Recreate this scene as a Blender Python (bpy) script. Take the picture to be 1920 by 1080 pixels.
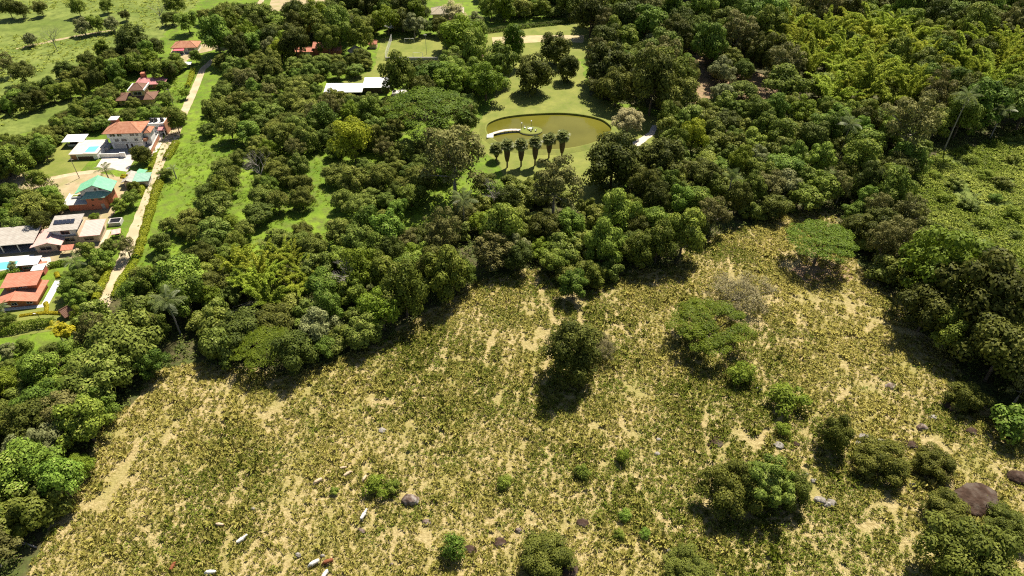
import bpy, bmesh, math, random
import numpy as np
from mathutils import Vector, Matrix

R = math.radians
sc = bpy.context.scene
for o in list(bpy.data.objects):
    bpy.data.objects.remove(o)
col = sc.collection

# ------------------------------------------------------------------ camera, sky, sun, exposure
CAM_H, PITCH, FPX = 120.0, R(40), 1280.0
cam_d = bpy.data.cameras.new('camera'); cam = bpy.data.objects.new('camera', cam_d); col.objects.link(cam)
cam.location = (0, 0, CAM_H); cam.rotation_euler = (R(90) - PITCH, 0, 0)
cam_d.sensor_width = 36; cam_d.lens = FPX / 1920 * 36; cam_d.clip_start = 1; cam_d.clip_end = 9000
sc.camera = cam
SUN_EL, SUN_AZ = R(57), R(28)
world = bpy.data.worlds.new('World'); sc.world = world; world.use_nodes = True
wn = world.node_tree.nodes; wl = world.node_tree.links
sky = wn.new('ShaderNodeTexSky'); sky.sky_type = 'NISHITA'; sky.sun_disc = False
sky.sun_elevation = SUN_EL; sky.sun_rotation = SUN_AZ
wn['Background'].inputs['Strength'].default_value = 0.05
wtc = wn.new('ShaderNodeTexCoord'); wno = wn.new('ShaderNodeTexNoise'); wno.inputs['Scale'].default_value = 2.6; wno.inputs['Detail'].default_value = 7; wno.inputs['Roughness'].default_value = .55
wrp = wn.new('ShaderNodeMapRange'); wrp.inputs['From Min'].default_value = .58; wrp.inputs['From Max'].default_value = .70; wrp.inputs['To Max'].default_value = .85   # scattered clouds all over the sky
wmx = wn.new('ShaderNodeMix'); wmx.data_type = 'RGBA'; wmx.inputs[7].default_value = (12, 11.5, 10.8, 1)
wl.new(wtc.outputs['Generated'], wno.inputs['Vector']); wl.new(wno.outputs['Fac'], wrp.inputs[0]); wl.new(wrp.outputs[0], wmx.inputs[0])
wl.new(sky.outputs['Color'], wmx.inputs[6]); wl.new(wmx.outputs[2], wn['Background'].inputs['Color'])
sun_d = bpy.data.lights.new('sun', 'SUN'); sun_d.energy = 5.0; sun_d.angle = R(0.53); sun_d.color = (1, 0.92, 0.77)
sun = bpy.data.objects.new('sun', sun_d); col.objects.link(sun)
sdir = Vector((math.cos(SUN_EL) * math.sin(SUN_AZ), math.cos(SUN_EL) * math.cos(SUN_AZ), math.sin(SUN_EL)))
sun.rotation_euler = sdir.to_track_quat('Z', 'Y').to_euler(); sun.location = (150, 250, 300)
sc.view_settings.view_transform = 'Standard'; sc.view_settings.look = 'None'
sc.view_settings.exposure = 0.72; sc.view_settings.gamma = 1; sc.view_settings.use_curve_mapping = False
sc.render.engine = 'CYCLES'
cy = sc.cycles
cy.max_bounces = 5; cy.diffuse_bounces = 1; cy.glossy_bounces = 2; cy.transmission_bounces = 3
cy.use_denoising = False; cy.caustics_reflective = False; cy.caustics_refractive = False
cy.sample_clamp_indirect = 4; cy.pixel_filter_type = 'BLACKMAN_HARRIS'; cy.filter_width = 1.15

# ------------------------------------------------------------------ pixel <-> ground
SP, CP = math.sin(PITCH), math.cos(PITCH)
def P(px, py, z=0.0):
    u, v = (px - 960) / FPX, (py - 540) / FPX
    dx, dy, dz = u, CP - v * SP, -SP - v * CP
    t = (z - CAM_H) / dz
    return Vector((dx * t, dy * t, z))
def proj(x, y, z=0.0):
    dz = z - CAM_H
    depth = y * CP - dz * SP
    upc = y * SP + dz * CP
    return 960 + FPX * x / depth, 540 - FPX * upc / depth
def scale_at(py):                      # pixels per metre on the ground at that row
    return FPX * (SP + (py - 540) / FPX * CP) / CAM_H

# ------------------------------------------------------------------ helpers
rng = np.random.default_rng(11)
rnd = random.Random(5)
def inpoly(px, py, poly):
    px = np.atleast_1d(np.asarray(px, float)); py = np.atleast_1d(np.asarray(py, float))
    c = np.zeros(px.shape, bool); n = len(poly); j = n - 1
    for i in range(n):
        xi, yi = poly[i]; xj, yj = poly[j]
        if yi != yj:
            c ^= ((yi > py) != (yj > py)) & (px < (xj - xi) * (py - yi) / (yj - yi) + xi)
        j = i
    return c
def vnoise(x, y, seed=0):
    x = np.asarray(x, float); y = np.asarray(y, float)
    xi = np.floor(x); yi = np.floor(y); fx = x - xi; fy = y - yi
    def h(a, b):
        s = np.sin(a * 127.1 + b * 311.7 + seed * 74.7) * 43758.5453
        return s - np.floor(s)
    fx = fx * fx * (3 - 2 * fx); fy = fy * fy * (3 - 2 * fy)
    return (h(xi, yi) * (1 - fx) + h(xi + 1, yi) * fx) * (1 - fy) + (h(xi, yi + 1) * (1 - fx) + h(xi + 1, yi + 1) * fx) * fy
def np_mesh(name, V, F, mat=None, tint=None):
    V = np.asarray(V, np.float32); F = np.asarray(F, np.int32)
    me = bpy.data.meshes.new(name)
    m, k = F.shape
    me.vertices.add(len(V)); me.vertices.foreach_set('co', V.ravel())
    me.loops.add(m * k); me.loops.foreach_set('vertex_index', F.ravel())
    me.polygons.add(m); me.polygons.foreach_set('loop_start', np.arange(0, m * k, k, dtype=np.int32))
    if tint is not None:
        a = me.attributes.new('tint', 'FLOAT', 'FACE'); a.data.foreach_set('value', np.asarray(tint, np.float32))
    me.update(calc_edges=True)
    if mat: me.materials.append(mat)
    return me
def link(name, data, parent=None, loc=None, rz=None, scale=None):
    o = bpy.data.objects.new(name, data); col.objects.link(o)
    if parent: o.parent = parent
    if loc is not None: o.location = loc
    if rz is not None: o.rotation_euler = (0, 0, rz)
    if scale is not None: o.scale = scale if hasattr(scale, '__len__') else (scale,) * 3
    return o
def tag(o, label=None, cat=None, group=None, kind=None):
    if label: o['label'] = label
    if cat: o['category'] = cat
    if group: o['group'] = group
    if kind: o['kind'] = kind
    return o
def nrm(a):
    return a / np.maximum(np.linalg.norm(a, axis=1, keepdims=True), 1e-6)

class MB:                              # boxes, tubes and prisms gathered into one mesh
    def __init__(s): s.v = []; s.f = []
    def poly(s, pts, faces):
        b = len(s.v); s.v += [tuple(p) for p in pts]; s.f += [tuple(b + i for i in f) for f in faces]; return s
    def box(s, x0, x1, y0, y1, z0, z1):
        p = [(x0,y0,z0),(x1,y0,z0),(x1,y1,z0),(x0,y1,z0),(x0,y0,z1),(x1,y0,z1),(x1,y1,z1),(x0,y1,z1)]
        s.poly(p, [(0,3,2,1),(4,5,6,7),(0,1,5,4),(1,2,6,5),(2,3,7,6),(3,0,4,7)]); return s
    def slab(s, q, th):                # four top corners, given thickness downwards
        p = [tuple(a) for a in q] + [(a[0], a[1], a[2] - th) for a in q]
        s.poly(p, [(0,1,2,3),(7,6,5,4),(0,4,5,1),(1,5,6,2),(2,6,7,3),(3,7,4,0)]); return s
    def tube(s, pts, rad, n=6):
        b0 = None
        for i, p in enumerate(pts):
            p = Vector(p); a = Vector(pts[max(i-1,0)]); c = Vector(pts[min(i+1,len(pts)-1)])
            d = (c - a); d = d.normalized() if d.length > 1e-6 else Vector((0,0,1))
            q = d.to_track_quat('Z', 'Y'); r = rad[i] if hasattr(rad, '__len__') else rad
            ring = [p + q @ Vector((r*math.cos(6.2832*k/n), r*math.sin(6.2832*k/n), 0)) for k in range(n)]
            b = len(s.v); s.v += [tuple(x) for x in ring]
            if b0 is not None:
                s.f += [(b0+k, b0+(k+1)%n, b+(k+1)%n, b+k) for k in range(n)]
            else: s.f.append(tuple(b+n-1-k for k in range(n)))
            b0 = b
        s.f.append(tuple(b0+k for k in range(n))); return s
    def mesh(s, name, mat):
        me = bpy.data.meshes.new(name); me.from_pydata(s.v, [], s.f); me.update(); me.materials.append(mat); return me
    def build(s, name, mat, parent=None, loc=None, rz=None):
        return link(name, s.mesh(name, mat), parent, loc, rz)

# ------------------------------------------------------------------ materials
def base_mat(name):
    m = bpy.data.materials.new(name); m.use_nodes = True
    n = m.node_tree.nodes; l = m.node_tree.links
    return m, n, l, n['Principled BSDF']
def ramp(n, stops):
    r = n.new('ShaderNodeValToRGB'); e = r.color_ramp.elements
    while len(e) < len(stops): e.new(0.5)
    for k, (p, c) in enumerate(stops): e[k].position = p; e[k].color = (*c, 1)
    return r
def leaf_mat(name, dark, light, trans=0.3, rough=0.6, spec=0.12, hue=0.02, val=0.35, extra=None):
    m, n, l, b = base_mat(name)
    at = n.new('ShaderNodeAttribute'); at.attribute_name = 'tint'
    st = [(0.0, dark), (1.0, light)]
    if extra: st = [(0.0, dark), (0.8, light), (1.0, extra)]
    r = ramp(n, st); l.new(at.outputs['Fac'], r.inputs[0])
    oi = n.new('ShaderNodeObjectInfo'); hs = n.new('ShaderNodeHueSaturation')
    mr = n.new('ShaderNodeMapRange'); mr.inputs['To Min'].default_value = 0.5 - hue; mr.inputs['To Max'].default_value = 0.5 + hue
    l.new(oi.outputs['Random'], mr.inputs[0]); l.new(mr.outputs[0], hs.inputs['Hue'])
    mu = n.new('ShaderNodeMath'); mu.operation = 'MULTIPLY'; mu.inputs[1].default_value = 7.31
    fr = n.new('ShaderNodeMath'); fr.operation = 'FRACT'
    l.new(oi.outputs['Random'], mu.inputs[0]); l.new(mu.outputs[0], fr.inputs[0])
    mv = n.new('ShaderNodeMapRange'); mv.inputs['To Min'].default_value = 1 - val; mv.inputs['To Max'].default_value = 1 + val
    l.new(fr.outputs[0], mv.inputs[0]); l.new(mv.outputs[0], hs.inputs['Value'])
    l.new(r.outputs[0], hs.inputs['Color']); l.new(hs.outputs[0], b.inputs['Base Color'])
    b.inputs['Roughness'].default_value = rough; b.inputs['Specular IOR Level'].default_value = spec
    tr = n.new('ShaderNodeBsdfTranslucent'); l.new(hs.outputs[0], tr.inputs['Color'])
    mx = n.new('ShaderNodeMixShader'); mx.inputs[0].default_value = trans
    l.new(b.outputs[0], mx.inputs[1]); l.new(tr.outputs[0], mx.inputs[2])
    l.new(mx.outputs[0], n['Material Output'].inputs['Surface'])
    return m
def noise_mat(name, c1, c2, scale=0.5, c3=None, s2=6.0, bump=0.0, rough=0.85, bscale=None, spec=0.2, detail=6, lo=.35, hi=.65):
    m, n, l, b = base_mat(name)
    tc = n.new('ShaderNodeTexCoord')
    a = n.new('ShaderNodeTexNoise'); a.inputs['Scale'].default_value = scale; a.inputs['Detail'].default_value = detail; a.inputs['Roughness'].default_value = .62
    l.new(tc.outputs['Object'], a.inputs['Vector'])
    r = ramp(n, [(lo, c1), (hi, c2)]); l.new(a.outputs['Fac'], r.inputs[0])
    out = r.outputs[0]
    if c3:
        a2 = n.new('ShaderNodeTexNoise'); a2.inputs['Scale'].default_value = s2; a2.inputs['Detail'].default_value = 5
        l.new(tc.outputs['Object'], a2.inputs['Vector'])
        mp = n.new('ShaderNodeMapRange'); mp.inputs['From Min'].default_value = .45; mp.inputs['From Max'].default_value = .7
        l.new(a2.outputs['Fac'], mp.inputs[0])
        mx = n.new('ShaderNodeMix'); mx.data_type = 'RGBA'; l.new(mp.outputs[0], mx.inputs[0])
        l.new(out, mx.inputs[6]); mx.inputs[7].default_value = (*c3, 1); out = mx.outputs[2]
    l.new(out, b.inputs['Base Color']); b.inputs['Roughness'].default_value = rough; b.inputs['Specular IOR Level'].default_value = spec
    if bump:
        bn = n.new('ShaderNodeTexNoise'); bn.inputs['Scale'].default_value = bscale or s2; bn.inputs['Detail'].default_value = 6
        l.new(tc.outputs['Object'], bn.inputs['Vector'])
        bm_ = n.new('ShaderNodeBump'); bm_.inputs['Strength'].default_value = 1; bm_.inputs['Distance'].default_value = bump
        l.new(bn.outputs['Fac'], bm_.inputs['Height']); l.new(bm_.outputs[0], b.inputs['Normal'])
    return m
def roof_mat(name, c1, c2, pitch=0.25, axis='X', rough=.7, bump=.05):
    m = noise_mat(name, c1, c2, scale=.9, rough=rough, lo=.3, hi=.7)
    n = m.node_tree.nodes; l = m.node_tree.links; b = n['Principled BSDF']
    tc = n.new('ShaderNodeTexCoord'); w = n.new('ShaderNodeTexWave'); w.bands_direction = axis
    w.inputs['Scale'].default_value = 0.314 / pitch; w.inputs['Distortion'].default_value = .2
    l.new(tc.outputs['Object'], w.inputs['Vector'])
    bu = n.new('ShaderNodeBump'); bu.inputs['Distance'].default_value = bump; l.new(w.outputs['Fac'], bu.inputs['Height'])
    l.new(bu.outputs[0], b.inputs['Normal']); return m
def plain(name, c, rough=.7, var=.18, scale=1.2, metal=0, spec=.3):
    m = noise_mat(name, tuple(x * (1 - var) for x in c), tuple(min(1, x * (1 + var * .5)) for x in c), scale=scale, rough=rough, spec=spec, lo=.25, hi=.6)
    m.node_tree.nodes['Principled BSDF'].inputs['Metallic'].default_value = metal; return m

M = {}
M['lush'] = noise_mat('lush_ground', (.095,.17,.012), (.20,.295,.024), .07, (.12,.145,.03), .35, .3, bscale=1.3)
M['straw'] = noise_mat('dry_grass_ground', (.26,.20,.075), (.50,.405,.20), 1.3, (.29,.26,.08), .12, .3, bscale=2.6)
M['pasture'] = noise_mat('pasture_ground', (.115,.165,.025), (.225,.265,.06), .05, (.10,.135,.025), .22, .4, bscale=.6)
M['rpasture'] = noise_mat('rank_pasture_ground', (.09,.135,.018), (.19,.225,.05), .12, (.08,.115,.02), .5, .3, bscale=1.0)
M['lawn'] = noise_mat('mown_lawn', (.145,.185,.03), (.255,.265,.06), .13, (.19,.205,.05), .6, .1, bscale=3)
M['soil'] = noise_mat('bare_soil', (.24,.15,.085), (.36,.25,.15), .2, (.16,.14,.05), .5, .1, bscale=2)
M['tan'] = noise_mat('tan_yard', (.36,.28,.16), (.46,.37,.23), .3, (.30,.28,.12), .25, .05, bscale=2)
M['road'] = noise_mat('sandy_road', (.46,.37,.23), (.58,.49,.34), .5, (.40,.31,.18), .25, .05, bscale=2)
M['bark'] = noise_mat('bark', (.11,.08,.055), (.22,.17,.12), 3, rough=.9)
M['greybark'] = noise_mat('grey_bark', (.24,.21,.18), (.42,.38,.33), 3, rough=.9)
M['mango'] = leaf_mat('mango_leaf', (.052,.076,.011), (.225,.270,.050), .16, .6, .08, .022, .30, (.31,.29,.085))
M['forest'] = leaf_mat('forest_leaf', (.044,.080,.009), (.235,.310,.042), .16, .6, .10, .022, .34, (.33,.345,.095))
M['darkleaf'] = leaf_mat('dark_leaf', (.028,.042,.008), (.125,.145,.024), .14, .6, .10, .018, .25, (.20,.22,.05))
M['vine'] = leaf_mat('vine_leaf', (.070,.105,.012), (.255,.295,.052), .18, .55, .12, .015, .22, (.40,.41,.145))
M['fieldleaf'] = leaf_mat('field_tree_leaf', (.040,.056,.008), (.165,.185,.030), .16, .6, .10, .02, .22, (.27,.28,.07))
M['bright'] = leaf_mat('bright_leaf', (.10,.155,.010), (.28,.36,.034), .28, .6, .15, .012, .2)
M['lime'] = leaf_mat('lime_leaf', (.20,.25,.012), (.42,.45,.04), .32, .6, .12, .008, .12)
M['green'] = leaf_mat('rain_tree_leaf', (.055,.102,.005), (.19,.26,.017), .18, .6, .15, .012, .15)
M['pale'] = leaf_mat('pale_leaf', (.15,.17,.06), (.34,.36,.15), .25, .6, .12, .01, .15)
M['cream'] = leaf_mat('cream_leaf', (.34,.32,.13), (.62,.57,.28), .3, .6, .12, .01, .1)
M['brownleaf'] = leaf_mat('brown_leaf', (.095,.095,.025), (.26,.255,.075), .2, .6, .12, .015, .2)
M['bamboo'] = leaf_mat('bamboo_leaf', (.21,.27,.018), (.50,.56,.075), .38, .6, .12, .015, .2)
M['palm'] = leaf_mat('palm_leaf', (.085,.125,.028), (.25,.30,.09), .35, .4, .35, .01, .2)
M['fanpalm'] = leaf_mat('fan_palm_leaf', (.14,.17,.045), (.36,.39,.14), .4, .45, .3, .01, .1)
M['gold'] = leaf_mat('golden_leaf', (.42,.36,.02), (.64,.54,.04), .3, .6, .12, .01, .1)
M['twig'] = leaf_mat('dry_twig', (.19,.16,.075), (.36,.32,.17), .1, .8, .1, .01, .1)
M['tuft'] = leaf_mat('tussock_blade', (.122,.155,.015), (.57,.50,.14), .40, .7, .05, .0, .0)
M['weed'] = leaf_mat('weed_leaf', (.11,.17,.015), (.33,.40,.05), .3, .6, .12, .0, .0)
M['rtuft'] = leaf_mat('rank_grass_blade', (.17,.235,.02), (.48,.53,.11), .35, .7, .1, .0, .0)
M['under'] = leaf_mat('undergrowth_leaf', (.06,.09,.016), (.20,.235,.05), .25, .6, .12, .0, .0)
M['ograss'] = leaf_mat('orchard_grass_blade', (.13,.20,.015), (.29,.37,.035), .35, .7, .1, .0, .0)
M['litter'] = noise_mat('leaf_litter', (.055,.05,.02), (.12,.11,.045), .3, (.07,.10,.02), .25, .3, bscale=1.2)
M['white'] = plain('white_plaster', (.80,.79,.76)); M['white_roof'] = roof_mat('white_sheet', (.80,.80,.80), (.88,.88,.87), .3, 'X', .45, .02)
M['coral'] = plain('coral_plaster', (.52,.185,.11)); M['red'] = plain('red_plaster', (.42,.12,.09)); M['rust'] = plain('rust_plaster', (.45,.16,.07))
M['cream_wall'] = plain('cream_plaster', (.62,.50,.34)); M['beige'] = plain('beige_plaster', (.52,.42,.31)); M['grey'] = plain('grey_concrete', (.36,.35,.34))
M['yellow_wall'] = plain('yellow_plaster', (.62,.47,.22)); M['brick'] = plain('brick_wall', (.42,.20,.12)); M['lightgrey'] = plain('light_concrete', (.55,.52,.48))
M['clay'] = roof_mat('clay_tile', (.36,.14,.075), (.54,.27,.17), .3); M['clay_side'] = roof_mat('clay_tile_side', (.36,.14,.075), (.54,.27,.17), .3, 'Y')
M['terracotta'] = roof_mat('terracotta_sheet', (.44,.16,.10), (.56,.24,.16), .4); M['pinkroof'] = roof_mat('pink_sheet', (.66,.40,.36), (.75,.49,.44), .35)
M['rosered'] = roof_mat('rose_roof', (.55,.22,.22), (.66,.31,.30), .35); M['brownroof'] = roof_mat('brown_tile', (.16,.085,.06), (.24,.13,.09), .3)
M['greenroof'] = roof_mat('green_sheet', (.16,.46,.27), (.26,.58,.36), .4); M['greenpale'] = roof_mat('faded_green_sheet', (.22,.40,.31), (.32,.49,.40), .4)
M['greyroof'] = roof_mat('fibre_cement', (.36,.32,.28), (.50,.46,.41), .35); M['thatch'] = noise_mat('thatch', (.32,.27,.19), (.50,.44,.33), 2.0, bump=.08, bscale=6)
M['pinkawning'] = plain('pink_awning', (.80,.16,.20)); M['dark'] = plain('dark_glass', (.02,.02,.025), .15, .1, spec=.6)
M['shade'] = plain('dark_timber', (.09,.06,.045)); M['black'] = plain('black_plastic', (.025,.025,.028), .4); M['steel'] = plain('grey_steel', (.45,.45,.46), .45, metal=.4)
M['solar'] = plain('solar_glass', (.03,.035,.055), .15, .1, spec=.7); M['pool'] = plain('pool_water', (.16,.58,.62), .05, .08, spec=.5); M['paving'] = noise_mat('paving', (.58,.50,.42), (.68,.60,.52), .8)
M['whitepaving'] = plain('white_paving', (.74,.72,.68)); M['court'] = noise_mat('tan_court', (.42,.34,.18), (.50,.42,.24), .4)
M['rock'] = noise_mat('lichen_rock', (.11,.075,.06), (.20,.145,.115), .9, (.42,.39,.35), .8, .25, bscale=1.8, rough=.9, spec=.1)
M['palerock'] = noise_mat('pale_rock', (.20,.175,.15), (.50,.47,.42), 1.6, (.14,.12,.09), 1.1, .2, bscale=3, rough=.9, spec=.1)
M['brownrock'] = noise_mat('dark_brown_rock', (.045,.028,.020), (.088,.054,.039), .6, (.125,.10,.08), .5, .25, bscale=2, rough=.9, spec=.1)
M['hide_white'] = plain('white_hide', (.74,.70,.63), .8, .12, 3); M['hide_brown'] = plain('brown_hide', (.22,.075,.03), .8, .2, 3); M['hide_cream'] = plain('cream_hide', (.55,.42,.28), .8, .15, 3)
M['horn'] = plain('horn', (.16,.13,.10), .5); M['red_car'] = plain('silver_paint', (.55,.56,.58), .25, .05, spec=.6)

def water_mat():
    m, n, l, b = base_mat('pond_water')
    tc = n.new('ShaderNodeTexCoord'); a = n.new('ShaderNodeTexNoise'); a.inputs['Scale'].default_value = .08; a.inputs['Detail'].default_value = 4
    l.new(tc.outputs['Object'], a.inputs['Vector'])
    r = ramp(n, [(.3, (.110,.105,.014)), (.7, (.155,.145,.022))]); l.new(a.outputs['Fac'], r.inputs[0]); l.new(r.outputs[0], b.inputs['Base Color'])
    b.inputs['Roughness'].default_value = .04; b.inputs['IOR'].default_value = 1.33
    w = n.new('ShaderNodeTexNoise'); w.inputs['Scale'].default_value = 1.5; l.new(tc.outputs['Object'], w.inputs['Vector'])
    bu = n.new('ShaderNodeBump'); bu.inputs['Distance'].default_value = .015; l.new(w.outputs['Fac'], bu.inputs['Height']); l.new(bu.outputs[0], b.inputs['Normal'])
    return m
M['water'] = water_mat()

# ------------------------------------------------------------------ ground sheets
def sheet(name, poly, mat, z, jitter=0.8, world_pts=False, kind='structure'):
    pts = [Vector((a, b, 0)) if world_pts else P(a, b) for a, b in poly]
    out = []
    for i, a in enumerate(pts):
        b = pts[(i + 1) % len(pts)]; L = (b - a).length
        k = max(1, int(L / 2.5)) if jitter else 1
        for j in range(k):
            p = a.lerp(b, j / k)
            if jitter and j: p = p + Vector((rnd.uniform(-1, 1), rnd.uniform(-1, 1), 0)) * jitter
            out.append((p.x, p.y, z))
    bm = bmesh.new(); vs = [bm.verts.new(p) for p in out]; es = [bm.edges.new((vs[i], vs[(i + 1) % len(vs)])) for i in range(len(vs))]
    bmesh.ops.triangle_fill(bm, edges=es, use_beauty=True, use_dissolve=False)
    for f in bm.faces:
        if f.normal.z < 0: f.normal_flip()
    me = bpy.data.meshes.new(name); bm.to_mesh(me); bm.free(); me.materials.append(mat)
    o = link(name, me); o['kind'] = kind; return o
g = 4500
gb = np_mesh('ground', [(-g, -g, 0), (g, -g, 0), (g, g, 0), (-g, g, 0)], [(0, 1, 2, 3)], M['lush'])
tag(link('ground', gb), kind='structure')

FIELD = [(30,1110),(85,1010),(165,890),(195,800),(262,742),(300,695),(360,682),(430,690),(560,700),(700,645),(830,572),(900,527),(1010,502),(1060,540),(1100,545),(1200,505),(1270,498),(1290,458),(1400,425),(1480,398),(1560,395),(1612,500),(1680,560),(1722,620),(1792,680),(1825,745),(1900,790),(2020,830),(2150,1200),(-60,1200)]
sheet('dry_field', FIELD, M['straw'], .02, 1.2)
RPAST = [(1690,385),(1712,330),(1755,288),(1850,268),(1925,240),(2200,230),(2300,720),(1960,640),(1890,575),(1845,480),(1765,428)]
sheet('green_field', RPAST, M['rpasture'], .02, 1.5)
TLPAST = [(-500,330),(-40,255),(60,215),(150,170),(215,140),(265,105),(300,75),(360,20),(420,-60),(-500,-120)]
sheet('pasture', TLPAST, M['pasture'], .012, 2)
sheet('garden_meadow', [(-60,235),(60,205),(165,175),(200,190),(90,240),(0,262),(-60,275)], M['pasture'], .024, 1)
sheet('house_lawn', [(60,318),(100,272),(150,268),(170,300),(150,322),(90,332)], M['lawn'], .02, .5)
sheet('earth_yard', [(-60,330),(60,322),(170,322),(260,335),(245,350),(200,420),(210,440),(190,470),(150,480),(60,500),(-60,505)], M['tan'], .016, .8)
sheet('garden_lawn', [(-40,600),(110,555),(130,580),(150,612),(110,620),(-40,640)], M['lawn'], .02, .4)
sheet('side_garden', [(100,505),(170,480),(215,470),(170,560),(130,585)], M['lush'], .022, .4)
sheet('lower_garden', [(-40,640),(110,622),(70,680),(-40,720)], M['lush'], .024, .4)
sheet('soil_clearing', [(1290,60),(1330,55),(1380,120),(1450,150),(1500,190),(1480,215),(1400,190),(1330,200),(1270,190),(1290,130)], M['soil'], .02, 1.2)
POND_LAWN = [(880,275),(890,235),(918,205),(930,170),(948,125),(1000,105),(1090,115),(1105,180),(1190,205),(1245,225),(1260,290),(1180,330),(1140,380),(1090,400),(1040,350),(950,345),(930,300)]
sheet('forest_floor', [(-80,1100),(-80,690),(60,690),(130,640),(180,590),(250,505),(330,530),(470,505),(640,478),(770,438),(860,410),(930,350),(1050,350),(1090,400),(1150,390),(1180,340),(1250,300),(1250,210),(1105,180),(1105,-60),(2100,-80),(2100,245),(1850,275),(1755,295),(1690,395),(1765,435),(1845,488),(1890,582),(1990,650),(1990,850),(1900,800),(1815,747),(1782,682),(1712,622),(1670,562),(1602,502),(1550,402),(1480,405),(1400,432),(1300,465),(1275,505),(1200,512),(1100,552),(1060,547),(1010,509),(900,534),(830,579),(700,652),(560,707),(430,697),(360,689),(305,702),(267,749),(200,807),(170,897),(90,1017),(35,1100)], M['litter'], .010, .8)
sheet('bare_soil', [(1478,512),(1500,494),(1545,490),(1590,500),(1600,520),(1570,535),(1520,535)], M['soil'], .03, .6)
sheet('pond_lawn', POND_LAWN, M['lawn'], .02, .8)
sheet('upper_lawn', [(640,155),(700,130),(715,72),(840,66),(830,118),(740,135),(690,172)], M['lawn'], .02, .5)
sheet('terrace_lawn', [(905,112),(915,60),(1000,52),(1105,40),(1110,108),(1000,116)], M['lawn'], .021, .5)
sheet('tan_court', [(925,84),(922,70),(1010,66),(1095,66),(1093,80),(1010,79)], M['court'], .036, .3)
sheet('far_meadow', [(1040,34),(1045,0),(1060,-40),(1260,-40),(1200,18),(1150,32)], M['pasture'], .02, 1)
sheet('far_dry_meadow', [(500,22),(520,-30),(680,-40),(660,8),(560,18)], M['tan'], .02, 1)
sheet('front_yard', [(318,106),(322,92),(385,82),(428,68),(420,90),(372,100),(345,118)], M['tan'], .02, .5)
def strip(name, pts, w, mat, z):
    q = [P(*p) for p in pts]; W = w if hasattr(w, '__len__') else [w] * len(q)
    q2, w2 = [], []
    for i in range(len(q) - 1):
        for j in range(6):
            t = j / 6; q2.append(q[i].lerp(q[i+1], t)); w2.append((W[i] * (1 - t) + W[i+1] * t) * rnd.uniform(.9, 1.1))
    q2.append(q[-1]); w2.append(W[-1]); V = []
    for i, p in enumerate(q2):
        d = q2[min(i+1, len(q2)-1)] - q2[max(i-1, 0)]; n = Vector((-d.y, d.x, 0)).normalized() * w2[i] / 2
        V += [(p.x + n.x, p.y + n.y, z), (p.x - n.x, p.y - n.y, z)]
    F = [(2*i, 2*i+1, 2*i+3, 2*i+2) for i in range(len(q2) - 1)]
    o = link(name, np_mesh(name, V, F, mat)); o['kind'] = 'structure'; return o
ROAD = [(400,112),(380,130),(366,165),(350,200),(334,235),(322,258),(303,295),(291,330),(277,370),(262,410),(249,445),(234,482),(216,520),(200,555),(186,590)]
strip('dirt_road', ROAD, [3,3,3,3.2,3.6,5.2,3.6,3.2,3.2,3.6,3.8,3.6,3.4,3.6,3.2], M['road'], .045)
strip('farm_track', [(-60,356),(0,352),(50,347),(90,336),(140,326),(185,321),(240,308)], [3.2,3.2,3,2.4,2.4,2.4,2.2], M['road'], .04)
strip('far_track', [(476,18),(490,2),(500,-20)], 3, M['road'], .03)
strip('pasture_path', [(30,92),(60,85),(150,66),(215,56)], [1.5,3,2,1.2], M['tan'], .03)

# ------------------------------------------------------------------ foliage meshes
def leafquads(pos, n, size, asp, rg, droop=.15):
    n = nrm(n); r = rg.normal(size=pos.shape); a = nrm(np.cross(n, r)); b = np.cross(n, a)
    L = (size * 0.5)[:, None]; W = L * asp
    e = np.array([0, 0, -1.0]) * L * droop
    V = np.stack([pos + a * L + e, pos + b * W, pos - a * L + e, pos - b * W], 1).reshape(-1, 3)
    return V, np.arange(len(V)).reshape(-1, 4)
def crown_mesh(name, lobes, n, size, mat, seed, asp=.62, up=.15, jit=.42, low=-.5, tvar=.45):
    rg = np.random.default_rng(seed); lobes = np.asarray(lobes, float); n = int(n * 1.7); size *= 1.1
    w = lobes[:, 3] * lobes[:, 4]; k = rg.choice(len(lobes), n, p=w / w.sum())
    d = nrm(rg.normal(size=(n, 3))); m = d[:, 2] < low; d[m, 2] *= -1
    c = lobes[k]; rr = .5 + .58 * rg.random(n) ** .55
    pos = c[:, :3] + d * c[:, 3:6] * rr[:, None]
    nn = d * .9 + rg.normal(size=(n, 3)) * jit * .6 + np.array([0, 0, up])
    V, F = leafquads(pos, nn, size * rg.uniform(.6, 1.35, n), asp, rg)
    lt = rg.random(len(lobes)); tint = np.clip(lt[k] * tvar + rg.random(n) * (1 - tvar), 0, 1)
    return np_mesh(name, V, F, mat, tint)
def dome(Rr, Hh, zc, n, r, seed, low=-.4, jit=.16, sq=.85, fill=.74, lean=0.0):
    q = random.Random(seed); out = []
    for i in range(n):
        az = i * 2.39996 + q.uniform(-.5, .5); c = 1 - (i + .5) / n * (1 - low); s = math.sqrt(max(0, 1 - c * c)); f = fill * (1 + q.uniform(-jit * 1.6, jit))
        rr = r * q.uniform(.65, 1.3)
        out.append((Rr * f * s * math.cos(az) + lean * c, Rr * f * s * math.sin(az), zc + Hh * f * c, rr, rr, rr * sq))
    out.append((0, 0, zc, Rr * .5, Rr * .5, Hh * .5))
    return out
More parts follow.
